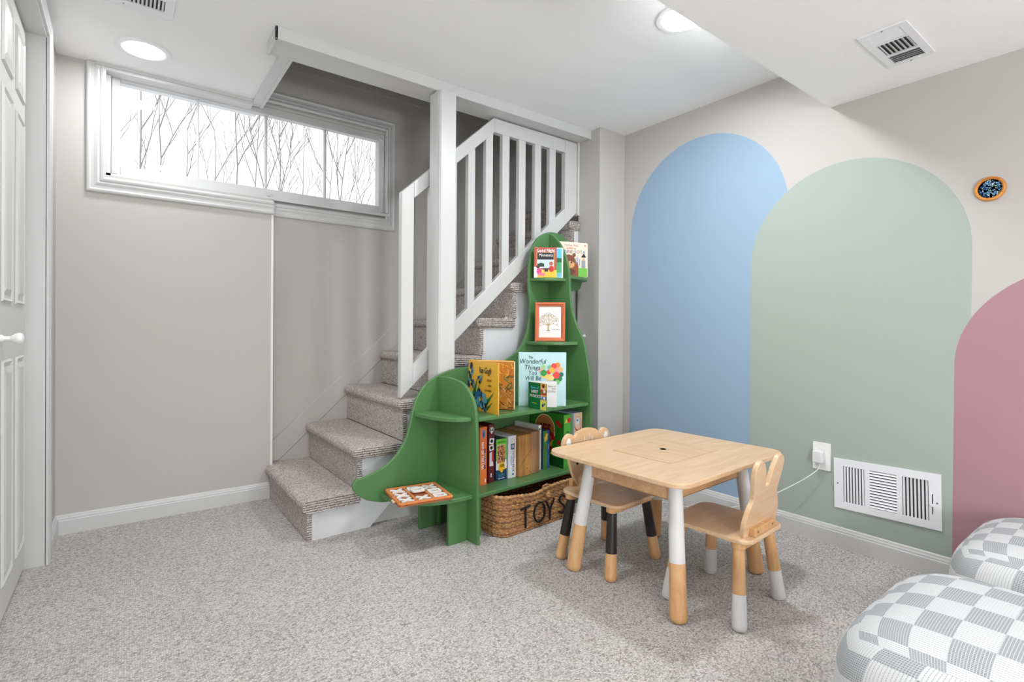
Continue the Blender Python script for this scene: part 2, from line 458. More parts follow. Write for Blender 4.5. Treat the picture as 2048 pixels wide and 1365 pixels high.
def wpart(mb, name, m, parent=win, **k):
    return mb.xf(Matrix.Translation((-0.64, -3.15, -1.66))).build(name, m, parent, **k)
wpart(MB().box(Xs0, -0.057, 3.105, 3.28, Zs0, Zs1).box(1.323, Xs1, 3.12, 3.28, Zs0, Zs1).box(Xs0, Xs1, 3.105, 3.28, 1.655, 1.672).box(-0.057, 1.323, 3.13, 3.28, 2.178, Zs1), 'window_frame', TRIM)
gx = (-0.021, 0.295, 0.306, 0.623, 0.635, 0.949, 0.961, 1.286)
sash = wpart(MB().box(-0.055, -0.021, 3.128, 3.17, 1.673, 2.177).box(1.286, 1.321, 3.128, 3.17, 1.673, 2.177).box(-0.021, 1.286, 3.128, 3.17, 1.673, 1.719).box(-0.021, 1.286, 3.128, 3.17, 2.132, 2.177), 'sash', TRIM, bevel=0.003)
for i in range(3):
    wpart(MB().box(gx[1 + 2 * i], gx[2 + 2 * i], 3.138, 3.166, 1.719, 2.132), 'muntin', TRIM, bevel=0.003)
GL = thin_glass('window_glass')
for i in range(4):
    wpart(MB().box(gx[2 * i], gx[2 * i + 1], 3.150, 3.154, 1.719, 2.132), 'pane', GL)
for (x, z) in ((-0.043, 1.69), (-0.043, 2.16), (0.64, 1.69), (1.306, 1.69), (1.306, 2.16)):
    h = wpart(MB().box(x - 0.010, x + 0.010, 3.118, 3.128, z - 0.012, z + 0.012).lathe([(0.003, 3.115), (0.003, 3.119)], 8, (x, 0, z), 'y'), 'sash_clip', TRIM)
wpart(MB().box(1.326, 1.334, 3.095, 3.12, 1.675, 2.16), 'sash_rail', TRIM)

# outside: snowy bank and bare trees
SNOW = mat('snow', (240, 243, 247), 0.9)
mb = MB(); nx, ny = 14, 14; vs = []
for j in range(ny + 1):
    for i in range(nx + 1):
        x = -6 + 14 * i / nx; y = 3.3 + 12 * j / ny
        vs.append((x, y, 1.45 + 0.10 * (y - 3.3) + 0.08 * math.sin(1.7 * x + j)))
fs = [(j * (nx + 1) + i, j * (nx + 1) + i + 1, (j + 1) * (nx + 1) + i + 1, (j + 1) * (nx + 1) + i) for j in range(ny) for i in range(nx)]
struct(mb.add(vs, fs).build('ground', SNOW, smooth=True), 'snow covered ground outside the window')
BARK = mat('grey_bark', (168, 164, 160), 0.9)
def bare_tree(x, y, hgt, rs):
    rnd = random.Random(rs); mb = MB()
    def limb(p, d, l, r, lev):
        pts = [p]; rr = [r]; n = 5
        for i in range(n):
            d = (d + Vector((rnd.uniform(-.14, .14), rnd.uniform(-.14, .14), rnd.uniform(0, .2)))).normalized()
            p = p + d * (l / n); pts.append(p); rr.append(r * (1 - 0.7 * (i + 1) / n))
            if lev > 0 and i >= 0 and rnd.random() < 0.85:
                s_ = rnd.choice((-1, 1))
                nd = (d + Vector((s_ * rnd.uniform(.35, .75), rnd.uniform(-.3, .3), rnd.uniform(.3, .7)))).normalized()
                limb(p, nd, l * rnd.uniform(.35, .6), max(.0016, r * 0.6), lev - 1)
        mb.tube(pts, rr, 5)
    limb(Vector((0, 0, -0.05)), Vector((0, 0, 1)), hgt, 0.0065, 3)
    o = mb.build('bare_tree', BARK); o.location = (x, y, 1.45 + 0.10 * (y - 3.3))
    tag(o, 'thin bare grey tree standing in the snow outside the window', 'tree', 'bare trees outside the window')
for i in range(16):
    y = random.uniform(3.9, 6.2)
    cx = (-0.05 + 1.5 * (i + random.uniform(-.3, .3)) / 15) * y / 3.15
    bare_tree(cx, y, random.uniform(0.9, 1.7), 100 + i)

# ---------------- ceiling opening trim, beam and post
struct(MB().box(0.545, X_OPEN + 0.004, Y_OPEN, YR - 0.03, CZ - 0.012, CZ).box(X_OPEN - 0.012, X_OPEN + 0.004, Y_OPEN, YR - 0.03, CZ - 0.016, CZ + 0.10).build('trim_5', TRIM, bevel=0.002), 'white trim board along the ceiling edge of the stair opening')
mb = MB()
mb.box(0.490, 2.286, 2.256, 2.405, 2.120, CZ).box(0.482, 2.286, 2.240, 2.256, 2.114, CZ).box(0.482, 0.492, 2.240, 2.405, 2.114, CZ)
struct(mb.build('trim_6', TRIM, bevel=0.002), 'white boxed header beam over the stair railing')
post = thing('support_post', 'square white support post between header beam and floor beside the staircase', 'post', (1.27, 2.271, 0))
MB().prism(rrect(-0.047, 0.047, -0.050, 0.050, 0.006, 2), 'z', 0, 2.113).build('shaft', TRIM, post)
MB().box(-0.041, 0.041, -0.0535, -0.050, 0.0, 2.113).build('face_board', TRIM, post, bevel=0.001)
MB().box(-0.0505, -0.047, -0.034, 0.046, 0.0, 2.113).build('face_board', TRIM, post, bevel=0.001)

# ================================================================== STAIRCASE
NX = lambda k: 0.618 + 0.2255 * (k - 1)
NZ = lambda k: 0.182 + 0.2055 * (k - 1)
stairs = thing('staircase', 'carpeted straight staircase with white stringer rising along the window wall', 'staircase', (1.5, 2.74, 0))
def sp(mb, name, m, parent=stairs, **k):
    return mb.xf(Matrix.Translation((-1.5, -2.74, 0))).build(name, m, parent, **k)
YS0, YS1 = 2.324, YR - 0.004
for k in range(1, 10):
    x, z = NX(k), NZ(k)
    xb = NX(k + 1) + 0.030 if k < 9 else XR - 0.004
    r = 0.027
    poly = [(xb, z - 0.052), (x + 0.035, z - 0.056)] + [(x + r + r * math.cos(math.radians(a)), z - r + r * math.sin(math.radians(a))) for a in range(240, 80, -15)] + [(xb, z)]
    y0 = YS0 if k < 8 else 2.356
    mb = MB().prism(poly, 'y', y0, YS1 if k > 1 else YB - 0.002)
    if k == 1:
        mb.prism([p if p[0] > BUMP + 0.003 else (BUMP + 0.003, p[1]) for p in poly], 'y', YB - 0.002, YS1)
    if k == 8:
        mb.prism([p if p[0] < 2.284 else (2.284, p[1]) for p in poly], 'y', YS0, y0)
    sp(mb, 'tread', STAIRC, smooth=True, bevel=0.012, seg=3)
    zl = NZ(k - 1) if k > 1 else 0
    sp(MB().box(x + 0.022, x + 0.045, YS0 + 0.012 if k < 9 else 2.358, YS1 if k > 1 else YB - 0.002, zl, z - 0.045), 'riser', STAIRC, bevel=0.005)
poly = [(NX(1) + 0.040, 0.0)]
for k in range(1, 8):
    poly += [(NX(k) + 0.040, NZ(k) - 0.050), (NX(k + 1) + 0.040, NZ(k) - 0.050)]
poly += [(NX(8) + 0.040, NZ(8) - 0.050), (2.284, NZ(8) - 0.05), (2.284, (2.284 - 0.93) * 0.911), (0.930, 0.0)]
sp(MB().prism(poly, 'y', 2.345, 2.372), 'stringer', TRIMW)
sp(MB().box(NX(1) + 0.045, NX(1) + 0.062, 2.342, 2.346, 0.0, NZ(1) - 0.055), 'stringer_cap', TRIMW)
sp(MB().prism([(0.80, 0), (2.42, 0), (2.42, 1.7)], 'y', 2.392, 2.412), 'understair_panel', TRIMW)
sp(MB().prism([(2.392 - d * 0.8, z * 1.1) for d, z in BBP], 'x', 0.90, 2.284), 'understair_baseboard', TRIM)
# skirt board on the back wall
sl = 0.908; f_ = lambda x: 0.317 + (x - 0.683) * sl
sp(MB().prism([(BUMP + 0.002, f_(BUMP)), (2.45, f_(2.45)), (2.45, f_(2.45) - 0.147), (0.70, f_(0.70) - 0.147), (BUMP + 0.002, f_(0.70) - 0.147)], 'y', YR - 0.010, YR), 'skirt_board', WALL, bevel=0.003)
sp(MB().prism([(BUMP + 0.002, f_(BUMP) - 0.147), (2.45, f_(2.45) - 0.147), (2.45, f_(2.45) - 0.30), (0.86, f_(0.86) - 0.30), (BUMP + 0.002, 0.10)], 'y', YR - 0.006, YR), 'skirt_board', WALL, bevel=0.002)

# railing
rail = thing('stair_railing', 'white painted stair railing with square balusters and angled rails', 'railing', (1.65, 2.358, 0.6))
RY0, RY1 = 2.340, 2.376
def rp(poly, name, y0=RY0, y1=RY1, bevel=0.003):
    return MB().prism(poly, 'y', y0, y1).xf(Matrix.Translation((-1.65, -2.358, -0.6))).build(name, TRIM, rail, bevel=bevel)
tt = lambda x: 1.615 + (x - 1.081) * 0.911      # top edge of handrail
tb = lambda x: 1.532 + (x - 1.081) * 0.911
bt = lambda x: 0.706 + (x - 1.081) * 0.911
bb = lambda x: 0.599 + (x - 1.081) * 0.911
ZT = 2.112; ZTB = 2.034
xk = 1.081 + (ZT - 1.615) / 0.911; xkb = 1.081 + (ZTB - 1.532) / 0.911
rp([(1.081, bb(1.081)), (1.147, bb(1.147)), (1.147, tt(1.147)), (1.081, tt(1.081))], 'newel_post')
rp([(1.147, tb(1.147)), (xkb, ZTB), (xk, ZT), (1.147, tt(1.147))], 'top_rail')
rp([(xkb, ZTB), (2.163, ZTB), (2.163, ZT), (xk, ZT)], 'top_rail')
rp([(1.147, bb(1.147)), (2.163, bb(2.163)), (2.163, bt(2.163)), (1.147, bt(1.147))], 'bottom_rail')
rp([(2.163, bb(2.163)), (2.264, bb(2.264)), (2.264, ZT), (2.163, ZT)], 'end_post')
rp([(2.268, bb(2.268) - 0.02), (2.285, bb(2.268) - 0.02), (2.285, 2.119), (2.268, 2.119)], 'wall_strip', RY0 - 0.004, RY1)
for (a, b) in ((1.236, 1.281), (1.350, 1.395), (1.464, 1.509), (1.578, 1.625), (1.690, 1.739), (1.807, 1.856), (1.926, 1.974), (2.040, 2.089)):
    za = lambda x: bt(x) - 0.012
    top = lambda x: (tb(x) + 0.01) if x < xkb else ZTB + 0.006
    rp([(a, za(a)), (b, za(b)), (b, top(b)), (a, top(a))], 'baluster', RY0 + 0.004, RY1 - 0.002, 0.002)

# ================================================================== LIGHTS (recessed cans and added fill lamps)
RING = mat('white_fixture', (240, 240, 240), 0.4)
def can(x, y, z, label, k=1.0):
    t = thing('recessed_light', label, 'ceiling light', (x, y, z))
    MB().lathe([(0.066, -0.001), (0.070, -0.004), (0.085, -0.007), (0.100, -0.006), (0.105, -0.0005)], 48).build('trim_ring', RING, t, smooth=True)
    MB().lathe([(0.0, -0.0035), (0.040, -0.0033), (0.066, -0.002)], 40).build('lens', emit('led_lens', (0.945, 0.968, 1.0), LAMP * k), t, smooth=True)
    return t
can(0.063, 2.800, CZ, 'round recessed ceiling light near the window, lit', 0.33)
can(1.735, 1.210, CZ, 'round recessed ceiling light beside the soffit edge, lit')
can(0.20, 1.50, CZ, 'added unseen round recessed fill light by the closet door, lit', 0.74)  # added above the frame to brighten the left and back walls
can(0.75, -1.25, CZ, 'added unseen round recessed fill light on the near side of the soffit towards the closet, lit', 0.55)  # added behind the camera as fill
can(1.85, -1.25, CZ, 'added unseen round recessed fill light on the near side of the soffit towards the painted wall, lit', 0.22)  # weaker fill, also added out of view
def fill_globe_lamp(x, y, label, k=1.0):  # invented lamp behind the camera, lifts the ceiling and evens the light
    t = thing('added_fill_lamp', label, 'fill lamp', (x, y, 0))
    MB().lathe([(0, 0), (.14, 0), (.14, .012), (.03, .022), (.012, .03), (.012, .77), (.03, .78), (.03, .80)], 32).build('stand', mat('lamp_metal', (190, 190, 188), .35, metal=.7), t, smooth=True)
    MB().lathe([(.03, .80)] + [(.16 * math.sin(math.radians(a)), .95 - .16 * math.cos(math.radians(a))) for a in range(12, 180, 8)] + [(0, 1.11)], 32).build('globe_shade', emit('opal_fill_globe', (.945, .968, 1.0), GLOBE_FILL * k), t, smooth=True)
fill_globe_lamp(0.25, -1.35, 'added unseen white globe fill lamp by the closet wall')
fill_globe_lamp(2.1, -1.9, 'added unseen white globe fill lamp by the painted wall', 0.35)
#__MORE__
# ================================================================== BOOKCASE (dinosaur silhouette)
GREEN = mat('bookcase_green_paint', (83, 127, 76), 0.35, bump=(40, 0.04, 0.002))
TH = math.radians(5); JX, JY = 1.206, 2.1925
def b2w(x, y, z=0.0):
    return (JX + x * math.cos(TH) - y * math.sin(TH), JY + x * math.sin(TH) + y * math.cos(TH), z)
case = thing('bookcase', 'green dinosaur-shaped bookcase with quarter-round shelves in front of the staircase', 'bookcase', (JX, JY, 0), TH)
X2 = 0.760
sil = [(-0.434, 0.272), (-0.421, 0.293), (-0.382, 0.298), (-0.317, 0.315), (-0.263, 0.341), (-0.215, 0.382), (-0.179, 0.437), (-0.157, 0.498), (-0.14, 0.574), (-0.114, 0.633),
       (-0.062, 0.688), (0.001, 0.721), (0.082, 0.744), (0.168, 0.750), (0.30, 0.758), (0.40, 0.772), (0.447, 0.787), (0.513, 0.823), (0.557, 0.871), (0.588, 0.938), (0.604, 1.018), (0.604, 1.098),
       (0.594, 1.169), (0.593, 1.24), (0.6, 1.323), (0.621, 1.401), (0.66, 1.458), (0.718, 1.494), (0.778, 1.510), (0.833, 1.507), (0.881, 1.495), (0.922, 1.467),
       (0.985, 1.415), (1.035, 1.345), (1.052, 1.27), (1.045, 1.215), (1.015, 1.185), (0.96, 1.176), (0.922, 1.15), (0.905, 1.09), (0.905, 1.01), (0.915, 0.93), (0.935, 0.86), (0.952, 0.76), (0.955, 0.6), (0.945, 0.4), (0.93, 0.26), (0.90, 0.19), (0.862, 0.172)]
top = smooth_poly(sil, 3)
low = [(0.862, 0.0), (0.665, 0.0), (0.655, 0.17), (0.62, 0.194), (0.145, 0.194), (0.108, 0.17), (0.098, 0.0), (-0.102, 0.0), (-0.105, 0.15), (-0.14, 0.162)]
tail = smooth_poly([(-0.14, 0.162), (-0.269, 0.168), (-0.316, 0.178), (-0.37, 0.198), (-0.421, 0.239), (-0.434, 0.272)], 3)[1:-1]
MB().prism(top + low + tail, 'y', -0.008, 0.008).build('spine_panel', GREEN, case, bevel=0.0035)
c1 = smooth_poly([(0.0, 0.713), (-0.06, 0.717), (-0.112, 0.715), (-0.19, 0.704), (-0.242, 0.676), (-0.284, 0.631), (-0.306, 0.567), (-0.314, 0.45), (-0.319, 0.31)], 3) + [(-0.324, 0.0), (-0.20, 0.0), (-0.19, 0.15), (-0.16, 0.175), (-0.06, 0.175), (-0.03, 0.15), (-0.025, 0.0), (0.0, 0.0)]
MB().prism(c1, 'x', -0.008, 0.008).build('cross_panel', GREEN, case, bevel=0.0035)
c2 = smooth_poly([(0.0, 1.497), (-0.041, 1.481), (-0.092, 1.432), (-0.127, 1.377), (-0.152, 1.313), (-0.166, 1.241), (-0.170, 1.17), (-0.181, 1.078), (-0.199, 1.017), (-0.232, 0.951), (-0.264, 0.897), (-0.281, 0.853), (-0.297, 0.782), (-0.312, 0.713), (-0.321, 0.643), (-0.327, 0.59), (-0.327, 0.433), (-0.324, 0.3)], 3) + [(-0.324, 0.0), (-0.20, 0.0), (-0.19, 0.15), (-0.16, 0.175), (-0.06, 0.175), (-0.03, 0.15), (-0.025, 0.0), (0.0, 0.0)]
MB().prism(c2, 'x', X2 - 0.008, X2 + 0.008).build('cross_panel', GREEN, case, bevel=0.0035)
def qshelf(x0, sgn, rx, ry, z, t=0.019):
    """quarter shelf with a bowed front in the corner of spine and cross panel"""
    p = [(x0, -0.008), (x0, -0.008 - ry)]
    for i in range(1, 13):
        a = PI / 2 * i / 12
        p.append((x0 + sgn * rx * math.sin(a) ** 0.9, -0.008 - ry * max(0.0, math.cos(a)) ** 0.75))
    p[-1] = (x0 + sgn * rx, -0.012)
    p.append((x0 + sgn * rx, -0.008))
    MB().prism(p, 'z', z - t, z).build('corner_shelf', GREEN, case, bevel=0.005, seg=3)
qshelf(-0.008, -1, 0.128, 0.275, 0.555)
qshelf(-0.008, -1, 0.300, 0.285, 0.215)
qshelf(X2 - 0.008, -1, 0.180, 0.228, 0.877)
qshelf(X2 - 0.008, -1, 0.150, 0.136, 1.230)
qshelf(X2 + 0.008, 1, 0.275, 0.125, 1.252)
qshelf(X2 + 0.008, 1, 0.140, 0.290, 0.555)
MB().prism([(0.008, -0.008), (0.008, -0.314), (X2 - 0.008, -0.314), (X2 - 0.008, -0.008)], 'z', 0.536, 0.555).build('shelf_board', GREEN, case, bevel=0.005, seg=3)
MB().prism([(0.008, -0.008), (0.008, -0.308), (X2 - 0.008, -0.308), (X2 - 0.008, -0.008)], 'z', 0.196, 0.215).build('shelf_board', GREEN, case, bevel=0.005, seg=3)
for x in (0.0, X2):
    MB().prism([(x - 0.105, 0.0), (x - 0.105, 0.194), (x + 0.075, 0.194), (x + 0.075, 0.0)], 'y', -0.248, -0.232).build('foot_brace', GREEN, case, bevel=0.003)

# ---------------------------------------------------------------- books and boxes on the bookcase
PAPER = mat('paper', (240, 236, 226), 0.8)
def bk(name, label, cat, x, y, z, group=None):
    return thing(name, label, cat, b2w(x, y, z), TH, group)
def face(P, Q, z0=0.0):
    return frame_mtx((P[0], P[1], z0), (Q[0] - P[0], Q[1] - P[1], 0), (0, 0, 1))
def slab(parent, name, P, Q, z0, z1, th, m, bevel=None):
    l = math.hypot(Q[0] - P[0], Q[1] - P[1])
    mb = MB().box(0, l, z0, z1, -th, 0)
    o = mb.xf(face(P, Q)).build(name, m, parent, bevel=bevel)
    return o, face(P, Q), l
def rot2(c, a): return mat(c, a)
WHITE = mat('print_white', (245, 245, 245), 0.5); BLACK = mat('print_black', (22, 22, 22), 0.5)
T = lambda m, x, y, z=0.0012: m @ Matrix.Translation((x, y, z))

# yellow art book, open like a V
hx, hy = 0.137, -0.062
b = bk('picture_book', 'yellow art book standing open with blue flowers on its cover', 'book', hx, hy, 0.5555)
A = (0.112 - hx, -0.318 - hy); B = (0.258 - hx, -0.262 - hy); Hh = 0.236
cov, fm, L_ = slab(b, 'cover', (0, 0), A, 0, Hh, 0.004, mat('yellow_cover', (236, 178, 58), 0.4))
_, fb, Lb = slab(b, 'pages', (0.012, -0.004), B, 0.004, Hh - 0.004, 0.014, PAPER)
slab(b, 'back_cover', (0.012 + 0.008, -0.004 + 0.014), (B[0] + 0.012, B[1] + 0.014), 0, Hh, 0.004, mat('yellow_cover', (236, 178, 58), 0.4))
sh = []
rnd = random.Random(3)
def leaf(x0, y0, x1, y1, wd, c):
    dx, dy = x1 - x0, y1 - y0; l = math.hypot(dx, dy); nx_, ny_ = -dy / l * wd, dx / l * wd
    sh.append(([(x0, y0), (x0 + dx * .45 - nx_, y0 + dy * .45 - ny_), (x1, y1), (x0 + dx * .45 + nx_, y0 + dy * .45 + ny_)], c))
leaf(0.03, 0.02, 0.088, 0.165, 0.012, (38, 110, 60)); leaf(0.05, 0.0, 0.10, 0.13, 0.012, (58, 140, 70)); leaf(0.12, 0.005, 0.225, 0.10, 0.010, (40, 120, 66)); leaf(0.15, 0.0, 0.215, 0.055, 0.006, (40, 120, 66))
def flower(cx, cy, r, n=9):
    r *= 1.2
    for i in range(n):
        a = rnd.uniform(0, 2 * PI); q = rnd.uniform(0.2, 1.0) * r
        c = rnd.choice(((40, 96, 150), (60, 130, 170), (26, 44, 78), (18, 26, 40), (96, 160, 180), (34, 74, 120)))
        sh.append((disc(cx + q * math.cos(a), cy + q * math.sin(a), rnd.uniform(.2, .45) * r, 9, rnd.uniform(.25, .6) * r), c))
    sh.append((disc(cx, cy, 0.16 * r, 8), (230, 210, 90)))
flower(0.025, 0.185, 0.024); flower(0.03, 0.13, 0.022); flower(0.11, 0.155, 0.016, 6); flower(0.115, 0.055, 0.036, 16); flower(0.06, 0.03, 0.028, 10); flower(0.155, 0.028, 0.022, 8); flower(0.015, 0.215, 0.012, 5); flower(0.03, 0.075, 0.024, 7)
decal(cov, 'cover_print', fm, sh)
lettering(b, 'Van Gogh', 0.042, T(fm, 0.150, 0.193, 0.003), mat('print_navy', (40, 40, 50), 0.5), sx=0.62, shear=0.2)
for t_, y_ in (('FIELDS', 0.150), ('AND', 0.126), ('FLOWERS', 0.102)):
    lettering(b, t_, 0.0125, T(fm, 0.205, y_, 0.003), mat('print_brown', (120, 62, 24), 0.5), 'RIGHT')
sh = [(rect(0, 0.004, Lb, Hh - 0.004), (196, 128, 52))]
for i in range(260):
    u = rnd.uniform(0.0, Lb); v = rnd.uniform(0.01, Hh - 0.01); tv = v / Hh
    c = rnd.choice(((224, 146, 52), (206, 108, 40), (238, 178, 80), (180, 84, 40)) if tv > 0.68 else (((46, 84, 62), (60, 104, 70), (36, 58, 46), (96, 130, 90)) if tv > 0.42 else ((190, 146, 84), (150, 104, 54), (96, 60, 36), (214, 176, 110))))
    a = rnd.uniform(0, PI); l = rnd.uniform(.006, .014); wd = 0.0022
    du, dv = l * math.cos(a), l * math.sin(a)
    sh.append(([(max(0, min(Lb, u + sx * du - sy * dv * .2)), max(.005, min(Hh - .005, v + sx * dv + sy * du * .2))) for sx, sy in ((-1, -1), (1, -1), (1, 1), (-1, 1))], c))
decal(b, 'page_print', fb, sh, step=0.000008)

# pale blue picture book
P, Q = (0.379, -0.164), (0.555, -0.327)
b = bk('picture_book', 'large pale blue picture book with a bunch of coloured balloons on its cover', 'book', P[0], P[1], 0.5555)
Q = (Q[0] - P[0], Q[1] - P[1]); P = (0, 0)
o, fm, L_ = slab(b, 'cover', P, Q, 0, 0.272, 0.003, mat('pale_blue_cover', (186, 222, 226), 0.35, var=(9, 0.06)))
slab(b, 'pages', (0.004, 0.006), (Q[0], Q[1] + 0.004), 0.004, 0.268, 0.010, PAPER)
slab(b, 'back_cover', (0.012, 0.016), (Q[0] + 0.012, Q[1] + 0.013), 0, 0.272, 0.003, mat('pale_blue_cover', (186, 222, 226), 0.35))
SC = L_ / 0.24
sh = [(disc(x * SC, y, r * 0.95, 18), c) for x, y, r, c in (
    (0.112, 0.180, 0.012, (244, 168, 150)), (0.155, 0.145, 0.018, (240, 200, 120)), (0.185, 0.150, 0.018, (240, 176, 110)), (0.125, 0.199, 0.013, (160, 206, 136)), (0.157, 0.196, 0.013, (120, 184, 150)),
    (0.128, 0.158, 0.018, (238, 208, 96)), (0.196, 0.207, 0.015, (236, 128, 52)), (0.178, 0.203, 0.015, (226, 50, 44)), (0.196, 0.182, 0.016, (238, 150, 140)), (0.212, 0.185, 0.013, (240, 178, 110)),
    (0.152, 0.172, 0.012, (226, 50, 44)), (0.168, 0.182, 0.015, (242, 176, 40)), (0.216, 0.160, 0.012, (20, 96, 84)), (0.205, 0.139, 0.016, (30, 120, 60)), (0.185, 0.140, 0.014, (30, 120, 60)),
    (0.190, 0.156, 0.018, (230, 56, 44)), (0.168, 0.142, 0.012, (244, 214, 130)), (0.126, 0.168, 0.017, (36, 150, 60)), (0.196, 0.122, 0.013, (110, 190, 100)))]
decal(o, 'cover_print', fm, sh)
INK = mat('print_ink', (36, 60, 74), 0.5)
for t_, s_, x_, y_ in (('The', .018, .060, .246), ('Wonderful', .034, .070, .225), ('Things', .034, .068, .194), ('You', .030, .070, .167), ('Will Be', .030, .072, .140)):
    lettering(b, t_, s_ * 1.05, T(fm, x_ * SC, y_), INK, sx=0.86 * SC, shear=0.15)

# small green board book
hx, hy = 0.379, -0.236
b = bk('board_book', 'small dark green board book standing open in front of the pale blue one', 'book', hx, hy, 0.5555)
A = (0.371 - hx, -0.368 - hy); B = (0.484 - hx, -0.330 - hy)
o, fm, L_ = slab(b, 'cover', (0, 0), A, 0, 0.128, 0.003, mat('dark_green_cover', (24, 116, 62), 0.35))
_, fb, Lb = slab(b, 'pages', (0.006, 0.0), B, 0.001, 0.129, 0.008, mat('board_page', (234, 232, 232), 0.6))
sh = [(rect(L_ * .68, 0, L_, 0.128), (232, 176, 70)), (rect(L_ * .68, 0.072, L_, 0.098), (198, 70, 50)), (rect(L_ * .68, .05, L_, .066), (60, 120, 190)), (rect(L_ * .68, 0, L_, .046), (224, 220, 90)), (disc(L_ * .84, .108, .012, 12), (240, 200, 170)), (disc(L_ * .84, .115, .010, 10), (90, 60, 50)),
      (disc(L_ * .80, .084, .008, 10), (60, 140, 70)), (disc(L_ * .90, .090, .008, 10), (240, 236, 230)), (disc(L_ * .82, .022, .008, 10), (40, 80, 170)), (disc(L_ * .92, .030, .007, 10), (60, 150, 70)), (disc(L_ * .90, .058, .007, 10), (240, 240, 240))]
decal(o, 'cover_print', fm, sh)
for t_, s_, y_, c in (('Story of', .020, .103, (90, 180, 220)), ('SAINT', .022, .083, (240, 240, 236)), ("PATRICK'S D", .019, .062, (240, 240, 236)), ('by the author', .007, .028, (220, 210, 70))):
    lettering(b, t_, s_, T(fm, L_ * (.36 if 'PAT' not in t_ else .44), y_), mat('print_%d_%d_%d' % c, c, 0.4), sx=0.86)
for t_, s_, y_ in (('Story of', .015, .106), ('Saint', .013, .094), ("Patrick's Day", .015, .080)):
    lettering(b, t_, s_, T(fb, Lb - .005, y_, .0008), mat('print_150_150_150', (150, 150, 150), .5), 'RIGHT', sx=.8)

# book on the narrow neck shelf
hx, hy = 0.602, -0.040
b = bk('board_book', 'red-brown board book titled in white standing open on the bookcase neck', 'book', hx, hy, 1.2305)
A = (0.694 - hx, -0.126 - hy); B = (0.742 - hx, -0.130 - hy)
o, fm, L_ = slab(b, 'cover', (0, 0), A, 0, 0.168, 0.003, mat('brick_cover', (178, 84, 64), 0.35))
_, fb, Lb = slab(b, 'pages', (0.006, 0.001), B, 0.001, 0.170, 0.007, PAPER)
u = L_ / 0.133
sh = [(rect(.016 * u, .045, .118 * u, .140), (222, 186, 110)), (rect(.019 * u, .050, .115 * u, .138), (196, 214, 222)), (rect(.019 * u, .100, .115 * u, .138), (26, 30, 40)), (rect(0, 0, .05 * u, .06), (238, 234, 236)), (rect(.02 * u, 0, L_, .042), (244, 200, 60)), (rect(.02 * u, .060, .06 * u, .078), (40, 70, 50)), (disc(.042 * u, .074, .014, 12, .008), (40, 62, 46)),
      (disc(.024 * u, .060, .010, 12), (70, 40, 34)), (disc(.030 * u, .036, .014, 12, .018), (226, 70, 130)), (disc(.045 * u, .018, .022, 12, .008), (236, 120, 160)), (disc(.100 * u, .078, .011, 14), (176, 96, 70)), (disc(.102 * u, .048, .014, 12, .018), (212, 34, 44)), (disc(.072 * u, .040, .010, 10, .012), (30, 26, 28)), (disc(.072 * u, .030, .004, 8), (235, 235, 235)), (rect(.04 * u, .046, .10 * u, .052), (110, 60, 36))]
for i in range(7): sh.append((rect((.03 + .014 * i) * u, 0, (.0312 + .014 * i) * u, .036), (206, 150, 36)))
decal(o, 'cover_print', fm, sh)
lettering(b, 'Good Night', .026, T(fm, L_ * .52, .150), WHITE, sx=.82 * u, bold=.0003)
lettering(b, 'Minnesota', .023, T(fm, L_ * .52, .124, .0025), WHITE, sx=.86 * u)
decal(b, 'page_print', fb, [(rect(0, .004, Lb - .008, .166), (58, 168, 110)), (rect(0, .105, Lb - .008, .166), (86, 196, 232)), (rect(0, .088, Lb - .008, .112), (24, 96, 44)), (rect(0, .004, Lb - .008, .03), (110, 190, 210))])

# cream book on the head shelf
hx, hy = 0.792, -0.030
b = bk('board_book', 'cream board book with a brown bear cover on the bookcase head shelf', 'book', hx, hy, 1.2525)
Q = (0.985 - hx, -0.105 - hy)
l = math.hypot(*Q); fm = face((0, 0), Q)
o = MB().prism([(p[0], p[1]) for p in rrect(0, l, 0, .205, .010, 4)], 'z', -.012, 0).xf(fm).build('cover', mat('cream_cover', (236, 226, 206), 0.4), b)
u = l / .207
sh = [(rect(.008, .002, l - .008, .203), (236, 226, 206)), (rect(.125 * u, .002, l - .004, .055), (120, 196, 76)), (disc(.090 * u, .06, .055, 20, .052), (150, 84, 56)), (rect(.04 * u, .004, .145 * u, .06), (150, 84, 56)), (disc(.083 * u, .095, .040, 20, .036), (132, 76, 52)), (disc(.056 * u, .125, .012, 12), (132, 76, 52)), (disc(.115 * u, .128, .012, 12), (132, 76, 52)), (disc(.090 * u, .073, .030, 18, .020), (224, 172, 116)), (disc(.098 * u, .085, .006, 8), (50, 26, 22)),
      (disc(.070 * u, .104, .003, 8), (30, 20, 18)), (disc(.1 * u, .104, .003, 8), (30, 20, 18)), (disc(.090 * u, .032, .034, 18, .016), (112, 60, 50)), (rect(.165 * u, .055, .190 * u, .10), (150, 160, 168)), (rect(.170 * u, .10, .185 * u, .118), (232, 190, 160)), ([(.160 * u, .118), (.195 * u, .118), (.180 * u, .142)], (36, 42, 46)), (rect(.125 * u, .08, .13 * u, .115), (130, 160, 190)), (rect(.137 * u, .08, .142 * u, .120), (150, 176, 200)), (rect(.149 * u, .07, .154 * u, .108), (150, 160, 170)), (disc(.187 * u, .187, .006, 8), (226, 150, 140))]
decal(o, 'cover_print', fm, sh)
lettering(b, 'I Love You', .020, T(fm, l * .47, .186), mat('print_200_120_100', (200, 120, 100), .5))
lettering(b, 'as BIG as', .017, T(fm, l * .47, .168), mat('print_206_90_70', (206, 90, 70), .5))
